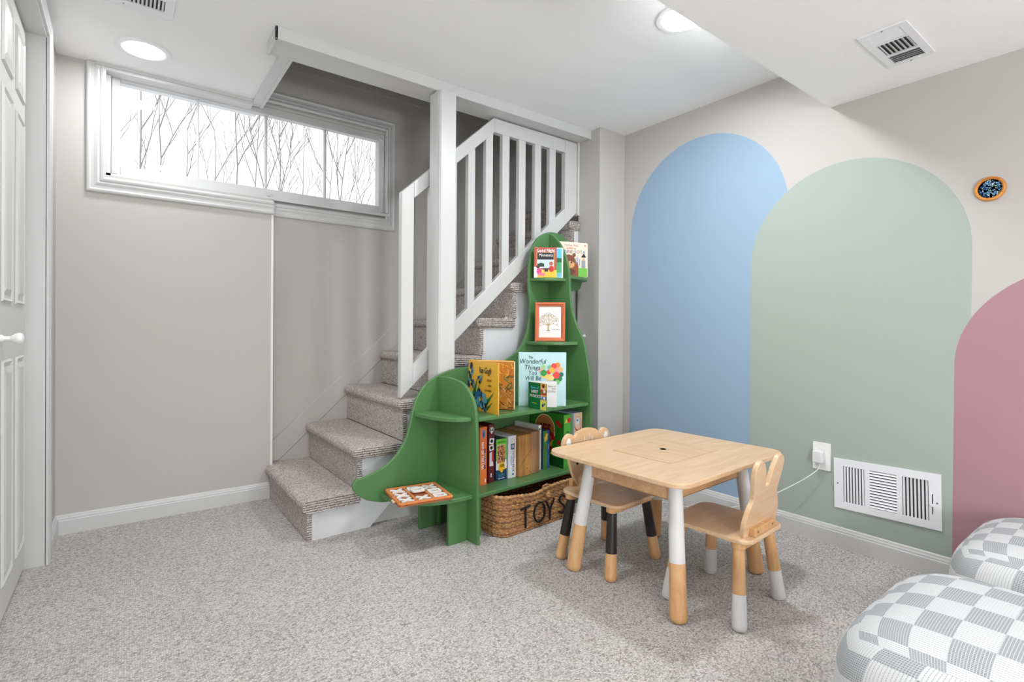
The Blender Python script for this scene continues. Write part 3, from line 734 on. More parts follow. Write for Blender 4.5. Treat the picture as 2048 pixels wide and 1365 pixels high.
for i, ch in enumerate('MINNESOTA'):
    c = ((206, 70, 60), (60, 140, 90), (60, 130, 180))[i % 3]
    lettering(b, ch, .028, T(fm, l * (.115 + .095 * i), .147), mat('print_%d_%d_%d' % c, c, .5))

# picture frame
P = (0.596, -0.058); Q0 = (0.712, -0.176)
fr = bk('framed_drawing', 'copper-coloured picture frame with a drawing of a tree, on the bookcase', 'picture frame', P[0], P[1], 0.8775)
Q = (Q0[0] - P[0], Q0[1] - P[1]); l = math.hypot(*Q); fm = face((0, 0), Q)
lean = fm @ Matrix.Rotation(-0.05, 4, 'X')
COP = mat('copper_frame', (206, 112, 72), 0.35, metal=0.15)
Hf = 0.215
sweep([(0, 0), (l, 0), (l, Hf), (0, Hf), (0, 0)], [(0, 0), (0, .010), (.004, .013), (.010, .013), (.014, .010), (.019, .008), (.022, .004), (.022, 0)], lambda a, b_, h: tuple(lean @ Vector((a, b_, h))), 'frame', COP, parent=fr)
pr = MB().box(.015, l - .015, .015, Hf - .015, -.002, .001).xf(lean).build('print', mat('frame_paper', (240, 238, 236), .6), fr)
MB().box(.015, l - .015, .015, Hf - .015, .0026, .0030).xf(lean).build('glass', thin_glass('frame_glass', .03), fr)
MB().box(.004, l - .004, .004, Hf - .004, -.006, -.0025).xf(lean).build('backing', mat('backing_board', (70, 56, 46), .8), fr)
sh = []; rnd = random.Random(5)
def twig(x, y, a, ln, wd, lev):
    x2, y2 = x + ln * math.cos(a), y + ln * math.sin(a)
    n_ = (-math.sin(a) * wd, math.cos(a) * wd)
    sh.append(([(x - n_[0], y - n_[1]), (x2 - n_[0] * .6, y2 - n_[1] * .6), (x2 + n_[0] * .6, y2 + n_[1] * .6), (x + n_[0], y + n_[1])], (186, 160, 110)))
    if lev > 0:
        for d in (-.55, .05, .55): twig(x2, y2, a + d + rnd.uniform(-.15, .15), ln * rnd.uniform(.6, .78), wd * .6, lev - 1)
    else:
        for _ in range(2): sh.append((disc(x2 + rnd.uniform(-.004, .004), y2 + rnd.uniform(-.004, .004), .0015, 6), rnd.choice(((130, 120, 84), (96, 92, 70), (170, 150, 100)))))
twig(l * .44, .060, PI / 2, .030, .0042, 0)
for a_, s_ in ((.45, .026), (.85, .030), (1.25, .030), (1.6, .032), (2.0, .030), (2.4, .029), (2.75, .024)):
    twig(l * .44, .086, a_, s_, .0018, 2)
sh.append((rect(l * .38, .058, l * .50, .061), (110, 96, 70)))
for i in range(4): sh.append((rect(l * .60, .168 - i * .006, l * (.80 - .03 * i), .1685 - i * .006), (190, 186, 180)))
for i in range(5): sh.append((rect(l * .56 + i * .009, .062, l * .56 + i * .009 + .006, .066 + .003 * (i % 2)), (150, 150, 150)))
decal(pr, 'tree_drawing', lean, sh, lift=.0012, step=.000002)

# boxes on the lower shelf
def game_box(name, label, cat, x0, x1, yf, depth, h, c, side=None):
    o = bk(name, label, cat, x0, yf, 0.2155)
    body = MB().box(0, x1 - x0, 0, depth, 0, h).build('box_body', c if not isinstance(c, tuple) else mat('board_%d_%d_%d' % c, c, .4), o, bevel=.0015)
    return o, body, frame_mtx((0, 0, 0), (1, 0, 0), (0, 0, 1)), x1 - x0
o, bd, fm, W = game_box('book', 'thin dark book squeezed between bookcase side and orange puzzle box', 'book', .060, .083, -.16, .14, .262, (60, 44, 40))
o, bd, fm, W = game_box('puzzle_box', 'tall orange puzzle box with white spine lettering', 'box', .090, .131, -.216, .19, .272, (226, 118, 58))
V = Matrix.Rotation(-PI / 2, 4, 'Z')
lettering(o, 'MAP OF THE USA', .0165, T(fm, W * .36, .138) @ V, WHITE, bold=.0002)
decal(bd, 'spine_print', fm, [(rect(0.0005, 0.0005, W - .0005, .2715), (226, 118, 58)), (rect(W * .62, .075, W * .80, .170), (86, 50, 96)), (rect(W * .32, .222, W * .72, .258), (80, 130, 180)), (rect(W * .38, .228, W * .62, .246), (40, 80, 130)), (rect(W * .72, .012, W * .86, .028), (245, 240, 235))])
lettering(o, 'JIGSAW PUZZLE', .0075, T(fm, W * .71, .122) @ V, WHITE)
o, bd, fm, W = game_box('cocoa_box', 'maroon box with a round white emblem and little white squares', 'box', .146, .181, -.212, .17, .278, (92, 28, 32))
sh = [(disc(W * .48, .252, W * .36, 20), (235, 235, 230)), (disc(W * .48, .252, W * .30, 20), (30, 40, 36)), (disc(W * .48, .256, W * .13, 12), (235, 235, 230)), (rect(W * .36, .234, W * .60, .248), (235, 235, 230))]
def tilt(cx, cy, s_, a):
    return [(cx + s_ * (px * math.cos(a) - py * math.sin(a)), cy + s_ * (px * math.sin(a) + py * math.cos(a))) for px, py in ((-1, -1), (1, -1), (1, 1), (-1, 1))]
sh += [(tilt(W * .48, .198, .0135, -.15), (236, 234, 230)), (disc(W * .48, .198, .0085, 14), (26, 24, 24)), (tilt(W * .44, .167, .0135, .12), (236, 234, 230)), (disc(W * .44, .167, .0085, 14), (40, 30, 28)), ([(W * .1, .08), (W * .8, .08), (W * .55, .150), (W * .1, .142)], (226, 214, 212)), ([(W * .5, .10), (W * .9, .105), (W * .75, .155), (W * .5, .15)], (196, 36, 56)), (rect(W * .3, .028, W * .5, .046), (236, 230, 226))]
decal(bd, 'box_print', fm, sh)
o, bd, fm, W = game_box('puzzle_box', 'green and navy jigsaw box printed with the number 100', 'box', .194, .262, -.208, .19, .200, (40, 54, 74))
sh = [(rect(0, .09, W, .199), (110, 196, 60)), (rect(0, .050, W, .095), (228, 232, 236)), (rect(0, 0, W, .052), (28, 62, 98)), (rect(W * .08, .080, W * .85, .172), (240, 220, 180)), (rect(W * .10, .083, W * .83, .170), (196, 128, 92))]
rnd = random.Random(9)
for i in range(120):
    sh.append((disc(rnd.uniform(W * .14, W * .79), rnd.uniform(.088, .166), rnd.uniform(.0015, .004), 6), rnd.choice(((226, 160, 116), (120, 66, 50), (64, 60, 40), (236, 190, 150), (160, 96, 66), (90, 110, 60)))))
sh += [(disc(W * .5, .068, .020, 8), (246, 190, 40)), (disc(W * .30, .056, .008, 8), (246, 190, 40)), (disc(W * .72, .056, .008, 8), (246, 190, 40)), (disc(W * .5, .046, .009, 8), (246, 190, 40))]
decal(bd, 'box_print', fm, sh, step=.00002)
lettering(o, '100', .022, T(fm, W * .5, .070, .005), BLACK, sx=.9)
lettering(o, 'MINNESOTA', .0085, T(fm, W * .5, .184), mat('print_30_90_30', (30, 90, 30), .5))
lettering(o, 'jigsaw puzzle', .0075, T(fm, W * .5, .010), WHITE)
for i in range(3): lettering(o, 'one hundred pieces', .0045, T(fm, W * .5, .030 - .006 * i), mat('print_120_180_200', (120, 180, 200), .5))
o, bd, fm, W = game_box('puzzle_box', 'white box with grey vertical title and blue emblem', 'box', .267, .318, -.215, .19, .206, (226, 228, 234))
lettering(o, 'CHATEAU DE LE', .0150, T(fm, W * .62, .086) @ V, mat('print_90_92_100', (90, 92, 100), .5))
lettering(o, 'building puzzle', .0075, T(fm, W * .36, .086) @ V, mat('print_90_92_100', (90, 92, 100), .5))
decal(bd, 'spine_print', fm, [(disc(W * .5, .185, .0085, 14), (206, 184, 140)), (disc(W * .5, .185, .007, 14), (236, 236, 232)), (rect(W * .30, .140, W * .78, .168), (60, 84, 130)), (rect(W * .40, .146, W * .70, .162), (186, 170, 190)), (disc(W * .6, .018, .006, 6), (40, 80, 150))])
WB = wood('map_box_wood', (206, 150, 84), (158, 102, 50), 2, .5)
o, bd, fm, W = game_box('wooden_box', 'brown wooden box with an engraved map pattern', 'box', .322, .408, -.232, .20, .204, WB)
sh = []
for i in range(5):
    for j in range(36):
        a = 2 * PI * j / 36; r1 = .010 + .006 * i; wob = 1 + .12 * math.sin(3 * a + i)
        sh.append((disc(W * .36 + r1 * wob * math.cos(a), .118 + r1 * wob * math.sin(a) * 1.2, .0006, 5), (116, 66, 36)))
sh.append(([(W * .04, .050), (W * .06, .049), (W * .96, .125), (W * .94, .127)], (110, 66, 34)))
for x_, y_ in ((.65, .036), (.80, .022), (.92, .012)): sh.append((disc(W * x_, y_, .003, 5), (110, 60, 30)))
decal(bd, 'engraving', fm, sh, step=.000002)
o, bd, fm, W = game_box('wooden_box', 'plain tan wooden box beside the engraved map box', 'box', .410, .446, -.226, .20, .209, wood('tan_box_wood', (190, 146, 110), (160, 118, 86), 2, .5))
o, bd, fm, W = game_box('wooden_box', 'slim brown wooden box beside the white-edged board game', 'box', .4475, .475, -.222, .20, .210, wood('brown_box_wood', (176, 128, 88), (142, 98, 64), 2, .5))
o, bd, fm, W = game_box('board_game', 'flat white-edged board game standing upright', 'box', .484, .504, -.205, .185, .232, (232, 230, 224))
decal(bd, 'spine_print', fm, [(disc(W * .4, .212, .006, 8), (70, 120, 60))])
o, bd, fm, W = game_box('puzzle_box', 'green and blue box with a yellow puzzle piece on its spine', 'box', .510, .562, -.208, .10, .200, (44, 78, 120))
sh = [(rect(0, 0, W * .12, .199), (28, 56, 110)), (rect(W * .12, 0, W * .62, .199), (80, 150, 60)), (rect(W * .62, 0, W, .199), (36, 92, 160)), (rect(W * .3, .01, W * .42, .12), (96, 110, 40)), (disc(W * .48, .160, .013, 10), (246, 206, 60)), (disc(W * .60, .176, .009, 10), (246, 206, 60)), (disc(W * .36, .146, .006, 8), (246, 206, 60))]
for i in range(30): sh.append((disc(rnd.uniform(W * .64, W * .97), rnd.uniform(.01, .13), .0015, 5), (120, 180, 220)))
decal(bd, 'spine_print', fm, sh, step=.00003)
lettering(o, 'puzzle', .010, T(fm, W * .8, .115, .002) @ V, WHITE)
# cherry game: broad side faces the left
o, bd, fm, W = game_box('board_game', 'bright green game box printed with red cherries', 'box', .606, .664, -.268, .25, .280, (70, 160, 46))
fs_ = frame_mtx((0, .25, 0), (0, -1, 0), (0, 0, 1))
sh = [(rect(0, 0, .25, .279), (46, 130, 36)), (rect(0, 0, .25, .050), (24, 92, 34)), (disc(.112, .185, .078, 26, .085), (240, 232, 170)), (disc(.112, .185, .073, 26, .080), (196, 130, 70))]
for x_, y_ in ((.208, .235), (.222, .222), (.165, .165), (.175, .150), (.158, .090), (.215, .13), (.142, .138)):
    sh.append((disc(x_, y_, .013, 14), (206, 28, 40)))
for x0_, y0_, x1_, y1_ in ((.20, .24, .19, .262), (.21, .235, .225, .262), (.17, .17, .19, .195)):
    sh.append(([(x0_, y0_), (x0_ + .003, y0_), (x1_ + .003, y1_), (x1_, y1_)], (28, 80, 30)))
for j in range(14):
    a0 = math.radians(200 + 10 * j); sh.append((disc(.20 + .03 * math.cos(a0), .095 + .03 * math.sin(a0), .002, 6), (20, 60, 26)))
sh += [([(.14, .10), (.175, .14), (.165, .105)], (236, 210, 70)), ([(.15, .06), (.17, .085), (.18, .06)], (236, 210, 70))]
decal(bd, 'box_print', fs_, sh, step=.00004)
lettering(o, 'IES', .085, T(fs_, .122, .185, .004), mat('print_150_22_26', (150, 22, 26), .4), sx=.8, bold=.002)
decal(bd, 'spine_print', fm, [(rect(0, 0, W, .279), (88, 178, 54)), (disc(W * .70, .250, .014, 14), (220, 34, 46)), ([(W * .1, .235), (W * .5, .24), (W * .3, .262)], (236, 214, 90)), (disc(W * .5, .178, .018, 14, .016), (60, 140, 44)), (disc(W * .58, .186, .007, 10, .003), (30, 80, 30)), (disc(W * .4, .10, .016, 14, .015), (60, 140, 44))])
o, bd, fm, W = game_box('board_game', 'wood-patterned game box with a red ring emblem', 'box', .672, .738, -.280, .24, .285, (190, 206, 222))
sh = [(rect(0, .16, W, .284), (222, 190, 160)), (disc(W * .5, .225, .031, 24, .038), (190, 40, 46)), (disc(W * .5, .228, .028, 24, .034), (226, 196, 168)), (disc(W * .42, .24, .014, 16, .018), (206, 220, 236)), (disc(W * .40, .245, .007, 10), (90, 120, 170))]
for i in range(5): sh.append((rect(W * .66, .215 + .008 * i, W * .9, .218 + .008 * i), (150, 120, 110)))
decal(bd, 'spine_print', fm, sh)

# tic-tac-toe tray on the lower left corner shelf
tz = 0.2155
tr = thing('game_tray', 'orange wooden noughts-and-crosses tray resting on the bookcase corner shelf', 'board game', b2w(-0.203, -0.158, tz), TH + math.radians(-13))
TW, TD = 0.118, 0.112
OR = wood('orange_tray_wood', (226, 146, 82), (196, 108, 54), 0, .45)
MB().prism(rrect(-TW, TW, -TD, TD, .012), 'z', .004, .010).build('base', wood('shaded_tray_wood', (176, 104, 58), (140, 76, 40), 0, .5), tr)  # orange base coloured darker to carry the shadow inside the cells
mb = MB()
mb.box(-TW + .004, TW - .004, -TD, -TD + .013, .010, .020).box(-TW + .004, TW - .004, TD - .013, TD, .010, .020).box(-TW, -TW + .013, -TD + .004, TD - .004, .010, .020).box(TW - .013, TW, -TD + .004, TD - .004, .010, .020)
mb.build('rim', OR, tr, bevel=.003)
for s_ in (-1, 1):
    MB().box(s_ * .036 - .005, s_ * .036 + .005, -TD + .013, TD - .013, .010, .018).build('divider', OR, tr, bevel=.002)
for sx in (-1, 1):
    for sy in (-1, 1):
        MB().lathe([(0.0, .0), (.007, 0.0), (.008, .004)], 10, (sx * (TW - .016), sy * (TD - .016), 0)).build('foot', OR, tr)
for k in (-.03, -.05):
    MB().lathe([(.0, -.010), (.004, -.009), (.004, 0)], 8, (-TW, k, .010), 'x').build('peg', mat('pale_peg', (226, 200, 160), .5), tr)
PW = mat('white_game_piece', (238, 234, 230), .4)
def oxo(kind, cx, cy, dz=0.0):
    mb = MB(); hh = .008
    if kind == 'X':
        wd, hl = .0085, .031
        pts = []
        for a in (35, 145, 215, 325):
            r_ = math.radians(a)
        e = [(.029, .019), (.019, .026), (0, .008), (-.019, .026), (-.029, .019), (-.011, 0), (-.029, -.019), (-.019, -.026), (0, -.008), (.019, -.026), (.029, -.019), (.011, 0)]
        mb.prism(e, 'z', 0, hh)
    else:
        out = rrect(-.029, .029, -.025, .025, .013, 4); inn = rrect(-.0165, .0165, -.0115, .0115, .005, 4); n = len(out)
        vs = [(x, y, z) for z in (0, hh) for ring in (out, inn) for x, y in ring]
        fs = []
        for i in range(n):
            j = (i + 1) % n
            fs += [(2 * n + i, 2 * n + j, 3 * n + j, 3 * n + i), (i, n + i, n + j, j), (i, j, 2 * n + j, 2 * n + i), (n + i, 3 * n + i, 3 * n + j, n + j)]
        mb.add(vs, fs)
    name = 'cross_piece' if kind == 'X' else 'nought_piece'
    o = mb.build(name, PW, bevel=.0008)
    mw = Matrix.Translation(b2w(-0.203, -0.158, tz)) @ Matrix.Rotation(TH + math.radians(-13), 4, 'Z') @ Matrix.Translation((cx, cy, .0105 + dz)) @ Matrix.Rotation(random.uniform(-.06, .06), 4, 'Z')
    o.matrix_world = mw
    return o
lay = [[('X', 0), ('X', 0), ('X', 0)], [('O', 0), ('O2', 0), ('X', 0)], [('X', 0), ('O', 0), ('O', 0)]]
for ci in range(3):
    for ri in range(3):
        kd = lay[ci][ri][0]
        cx, cy = (-.073, 0, .073)[ci], (.066, 0, -.066)[ri]
        if kd == 'O2':
            o = oxo('O', cx + .004, cy + .024, .0085)
            tag(o, 'raised white nought stacked on another nought in the tray', 'game piece', 'noughts and crosses pieces')
        elif kd == 'O':
            o = oxo('O', cx, cy)
            tag(o, ('flat white nought under the raised nought in the tray' if ci == 1 else 'flat white nought in the tray column nearest the bookcase side panel'), 'game piece', 'noughts and crosses pieces')
        else:
            o = oxo('X', cx, cy)
            tag(o, ('white cross in the tray column that holds only crosses', 'single white cross in the middle column of the tray', 'single white cross above two noughts in the tray')[ci], 'game piece', 'noughts and crosses pieces')

# basket
bx, by = 0.375, -0.195
bas = thing('toy_basket', 'woven brown seagrass basket lettered TOYS under the bookcase', 'basket', b2w(bx, by, 0.0), TH)
SEAG = mat('seagrass', (184, 138, 92), 0.8, var=(85, 0.5))
SEAG2 = mat('dark_seagrass', (140, 98, 62), 0.8, var=(85, 0.5))
hw, hd = 0.262, 0.150
mb = MB(); NR = 26
path0 = rrect(-hw, hw, -hd, hd, .055, 8)
def resample(p, n):
    L = [0]
    for i in range(len(p)):
        a, c = p[i], p[(i + 1) % len(p)]; L.append(L[-1] + math.hypot(c[0] - a[0], c[1] - a[1]))
    out = []; k = 0
    for j in range(n):
        t = L[-1] * j / n
        while L[k + 1] < t: k += 1
        f = (t - L[k]) / max(1e-9, L[k + 1] - L[k]); a, c = p[k], p[(k + 1) % len(p)]
        out.append((a[0] + (c[0] - a[0]) * f, a[1] + (c[1] - a[1]) * f))
    return out
NP = 200
pth = resample(path0, NP)
def rimz(x, y):      # rim dips at the middle of the front and back
    return 0.178 - 0.018 * math.exp(-((x + 0.07) / 0.10) ** 2)
for r_ in range(NR):
    t = r_ / (NR - 1); pts = []; rad = []
    for i, (x, y) in enumerate(pth):
        z = .006 + (rimz(x, y) - .006) * t
        ph = (i + (r_ % 2) * 2) * 2 * PI / 4.0
        sc = 1 + .02 * t
        off = .0026 * math.sin(ph)
        nl = math.hypot(x, y)
        pts.append((x * sc + x / nl * off, y * sc + y / nl * off, z)); rad.append(.0042 + .0011 * math.cos(ph))
    mb.tube(pts, rad, 6, True, mi=1 if r_ % 4 == 1 else 0)
wv = mb.build('woven_wall', [SEAG, SEAG2], bas, smooth=True, sharp=1.2); wv['kind'] = 'stuff'
rim = [(x * 1.022, y * 1.022, rimz(x, y) + .005) for x, y in pth]
MB().tube(rim, [.0085 + .0018 * math.sin(i * 2.1) for i in range(NP)], 7, True).build('rim', SEAG, bas, smooth=True, sharp=1.2)
MB().prism(rrect(-hw + .004, hw - .004, -hd + .004, hd - .004, .05, 6), 'z', .002, .008).build('bottom', SEAG2, bas)
mb = MB().lathe([(0, -.008), (.012, -.006), (.015, 0), (.012, .006), (0, .008)], 12, (.026, -hd - .012, .146), 'y')
for i in range(5):
    a = 2 * PI * i / 5; mb.lathe([(0, -.006), (.006, 0), (0, .006)], 6, (.026 + .008 * math.cos(a), -hd - .018, .146 + .008 * math.sin(a)), 'y')
mb.build('rope_button', mat('pale_seagrass', (206, 160, 104), .8, var=(80, .2)), bas, smooth=True)
MB().tube([(.0, -hd + .005, .165), (.006, -hd + .004, .186), (.03, -hd + .002, .191), (.052, -hd + .004, .184), (.056, -hd + .005, .165)], .005, 6).build('loop_handle', SEAG, bas, smooth=True)
YARN = mat('black_yarn', (24, 18, 18), .9)
yf = -hd * 1.012 - .008
def stroke(pts): return MB().tube([(x, yf - .001, z) for x, z in smooth_poly(pts, 4)], .0052, 6)
lets = {'T': [[(-.154, .112), (-.094, .120)], [(-.124, .116), (-.122, .022)]],
        'O': [[(-.031 + .036 * math.cos(a * PI / 8), .074 + .046 * math.sin(a * PI / 8)) for a in range(17)]],
        'Y': [[(.012, .116), (.040, .070)], [(.070, .118), (.040, .070), (.039, .022)]],
        'S': [[(.146, .108), (.132, .122), (.112, .114), (.108, .096), (.126, .078), (.144, .062), (.142, .042), (.124, .032), (.104, .044)]]}
for ch, st in lets.items():
    mb = MB()
    for s_ in st:
        mb.tube([(x, yf - .001, z) for x, z in (smooth_poly(s_, 4) if len(s_) > 3 else s_)], .0050, 6)
    mb.build('letter', YARN, bas, smooth=True)

# ================================================================== TABLE AND CHAIRS
PLY = wood('birch_plywood', (222, 191, 154), (208, 171, 130), 0, .38)
PLYE = mat('plywood_edge', (222, 190, 152), .55, bump=(300, .1, .001))
LEGW = wood('beech_leg', (222, 178, 128), (204, 150, 98), 2, .42)
WPT = mat('white_leg_paint', (222, 222, 222), .35)
BPT = mat('black_leg_paint', (40, 34, 34), .35)
def leg(parent, foot, top, r0, r1, split, upper, lower):
    """tapered round leg from the foot to the top; split = fraction from the foot where the paint changes"""
    f = Vector(foot); t = Vector(top); P_ = lambda k: f + (t - f) * k
    def seg(a, b, name, m, par, cap):
        pts = []; rs = []
        if cap:
            for dz, rr in ((0, .62), (.004, .84), (.010, .96), (.018, 1.0)):
                k = dz / (t - f).length; pts.append(P_(k)); rs.append((r0 + (r1 - r0) * k) * rr)
            a = .02 / (t - f).length + .001
        for i in range(7):
            k = a + (b - a) * i / 6; pts.append(P_(k)); rs.append(r0 + (r1 - r0) * k)
        return MB().tube(pts, rs, 24).build(name, m, par, smooth=True)
    lo = seg(0, split, 'leg', lower, parent, True)
    up = seg(split, 1, 'painted_section', upper, lo, False)
    up['label'] = 'differently coloured upper part of the leg'
tab = thing('play_table', "low birch plywood children's table with white-topped wooden legs", 'table', (1.6945, 1.243, 0), math.radians(2.6))
TZ = 0.475
MB().prism(rrect(-.365, .365, -.3025, .3025, .062, 8), 'z', TZ - .017, TZ).build('tabletop', PLY, tab, bevel=.004, seg=3)
MB().prism(rrect(-.1675, .1675, -.131, .131, .012, 4), 'z', TZ, TZ + .0022).build('lid', wood('birch_lid', (218, 186, 148), (203, 165, 124), 1, .38), tab, bevel=.001)
MB().lathe([(.0, TZ + .0026), (.0125, TZ + .0026)], 20, (.0, .012, 0)).build('finger_hole', DARK, tab)
mb = MB(); ax, ay = .238, .185
mb.box(-ax, ax, -ay, -ay + .014, .372, TZ - .017).box(-ax, ax, ay - .014, ay, .372, TZ - .017).box(-ax, -ax + .014, -ay, ay, .372, TZ - .017).box(ax - .014, ax, -ay, ay, .372, TZ - .017).box(-ax, ax, -ay, ay, .372, .378)
mb.build('apron', wood('birch_apron', (222, 182, 138), (204, 158, 110), 0, .42), tab, bevel=.002)
for sx in (-1, 1):
    for sy in (-1, 1):
        leg(tab, (sx * .271, sy * .2345, 0), (sx * .221, sy * .1845, TZ - .017), .029, .0225, .40, WPT, LEGW)

def chair_base(t, split, upper, lower):
    # local: back towards -y
    SZt = .280
    st = MB().prism(rrect(-.140, .140, -.150, .150, .045, 7), 'z', SZt - .014, SZt).build('seat', PLY, t, bevel=.004, seg=3)
    for s in (-1, 1):
        MB().prism(rrect(-.135, .135, s * .105 - .022, s * .105 + .022, .02, 4), 'z', SZt - .034, SZt - .014).build('seat_batten', LEGW, t, bevel=.002)
        for q in (-1, 1):
            leg(t, (s * .150, q * .128, 0), (s * .112, q * .104, SZt - .034), .0235, .0185, split, upper, lower)
    return SZt
# rabbit chair
ch = thing('rabbit_chair', 'wooden child chair with rabbit-ear backrest and white-dipped feet', 'chair', (1.690, .992, 0), math.radians(4))
SZt = chair_base(ch, .44, LEGW, WPT)
rb = [(-.118, 0.0), (-.126, .045), (-.110, .090), (-.090, .125), (-.099, .165), (-.109, .205), (-.103, .238), (-.078, .253), (-.049, .243), (-.027, .208), (-.012, .158)]
half = smooth_poly(rb, 4)
poly = half + [(-x, z) for x, z in half[::-1]]
MB().prism([(x, z) for x, z in poly[::-1]], 'y', -.008, .008).xf(Matrix.Translation((0.010, -.112, SZt - .002)) @ Matrix.Rotation(.15, 4, 'X')).build('backrest', PLY, ch, bevel=.0035, seg=3)
MB().box(-.078, .078, -.142, -.122, SZt, SZt + .026).build('back_brace', LEGW, ch, bevel=.002)
for s in (-1, 1):
    MB().lathe([(.0, -.1425), (.004, -.1422), (.004, -.140)], 10, (s * .055, 0, SZt + .013), 'y').build('bolt', mat('dark_bolt', (60, 50, 46), .4, metal=.6), ch)
# bear chair
ch = thing('bear_chair', 'wooden child chair with bear-face backrest and black-topped legs', 'chair', (1.600, 1.452, 0), math.radians(184.5))
SZt = chair_base(ch, .40, BPT, LEGW)
half = smooth_poly([(-.052, 0.0), (-.078, .035), (-.100, .080), (-.114, .125), (-.120, .152), (-.140, .160), (-.152, .182), (-.146, .212), (-.120, .232), (-.096, .226), (-.086, .212), (-.060, .232), (-.030, .241), (0, .244)], 4)
poly = half + [(-x, z) for x, z in half[::-1][1:]]
MB().prism([(x, z + SZt - .002) for x, z in poly[::-1]], 'y', -.130, -.114).build('backrest', PLY, ch, bevel=.0035, seg=3)
fm = frame_mtx((0, -.1138, SZt), (-1, 0, 0), (0, 0, 1))
sh = []
for s in (-1, 1):
    sh.append((disc(s * .122, .195, .014, 14, .019), (240, 240, 240))); sh.append((disc(s * .066, .105, .008, 14, .011), (24, 20, 20)))
for x_, z_ in ((-.022, .196), (.0, .180), (.010, .205), (.028, .192), (-.008, .170)):
    sh.append(([(x_ - .0015, z_ - .012), (x_ + .0015, z_ - .012), (x_ + .0022, z_ + .012), (x_ - .0008, z_ + .014)], (240, 240, 240)))
sh.append((disc(0, .070, .018, 16, .012), (24, 20, 20)))
decal(ch, 'face_print', fm, sh)
MB().box(-.078, .078, -.150, -.130, SZt, SZt + .026).build('back_brace', LEGW, ch, bevel=.002)

# ================================================================== POUFS
def pouf_mat():
    m = bpy.data.materials.new('patchwork_fabric'); m.use_nodes = True
    nt = m.node_tree; L = nt.links; b = nt.nodes['Principled BSDF']; b.inputs['Roughness'].default_value = .9; b.inputs['Specular IOR Level'].default_value = .15
    uv = nt.nodes.new('ShaderNodeUVMap'); uv.uv_map = 'fabric'
    sp_ = nt.nodes.new('ShaderNodeSeparateXYZ'); L.new(uv.outputs['UV'], sp_.inputs[0])
    def mth(op, a, b_=None, c=None):
        n = nt.nodes.new('ShaderNodeMath'); n.operation = op
        for i, q in enumerate((a, b_, c)):
            if q is None: continue
            if isinstance(q, (int, float)): n.inputs[i].default_value = q
            else: L.new(q, n.inputs[i])
        return n.outputs[0]
    U, V_ = sp_.outputs[0], sp_.outputs[1]
    cu = mth('FLOOR', mth('DIVIDE', U, .080)); cv = mth('FLOOR', mth('DIVIDE', V_, .062))
    par = mth('FLOORED_MODULO', mth('ADD', cu, cv), 2.0)          # 0 grid patch, 1 striped patch
    wob = nt.nodes.new('ShaderNodeTexNoise'); wob.inputs['Scale'].default_value = 90; L.new(uv.outputs['UV'], wob.inputs['Vector'])
    wv_ = mth('MULTIPLY', wob.outputs['Fac'], .0012)
    fu = mth('PINGPONG', mth('ADD', U, wv_), .0026); fv = mth('PINGPONG', mth('ADD', V_, wv_), .0024)
    lu = mth('LESS_THAN', fu, .0006); lv = mth('LESS_THAN', fv, .0006)
    grid = mth('MAXIMUM', lu, lv)                                    # white lines on grey
    stripe = mth('LESS_THAN', mth('PINGPONG', mth('ADD', U, wv_), .0034), .00085)   # grey lines on white
    dash = mth('GREATER_THAN', mth('FRACT', mth('DIVIDE', V_, .005)), .22)
    grey = mth('ADD', mth('MULTIPLY', mth('SUBTRACT', 1.0, par), mth('SUBTRACT', 1.0, mth('MULTIPLY', grid, .75))), mth('MULTIPLY', par, mth('MULTIPLY', mth('MULTIPLY', stripe, dash), .62)))
    mx = nt.nodes.new('ShaderNodeMix'); mx.data_type = 'RGBA'
    mx.inputs['A'].default_value = lin((212, 213, 213)) + (1,); mx.inputs['B'].default_value = lin((146, 150, 154)) + (1,)
    L.new(grey, mx.inputs['Factor']); L.new(mx.outputs['Result'], b.inputs['Base Color'])
    bp = nt.nodes.new('ShaderNodeBump'); bp.inputs['Strength'].default_value = .4; bp.inputs['Distance'].default_value = .0015
    L.new(mth('SUBTRACT', 1.0, grey), bp.inputs['Height']); L.new(bp.outputs['Normal'], b.inputs['Normal'])
    return m
PM = pouf_mat()
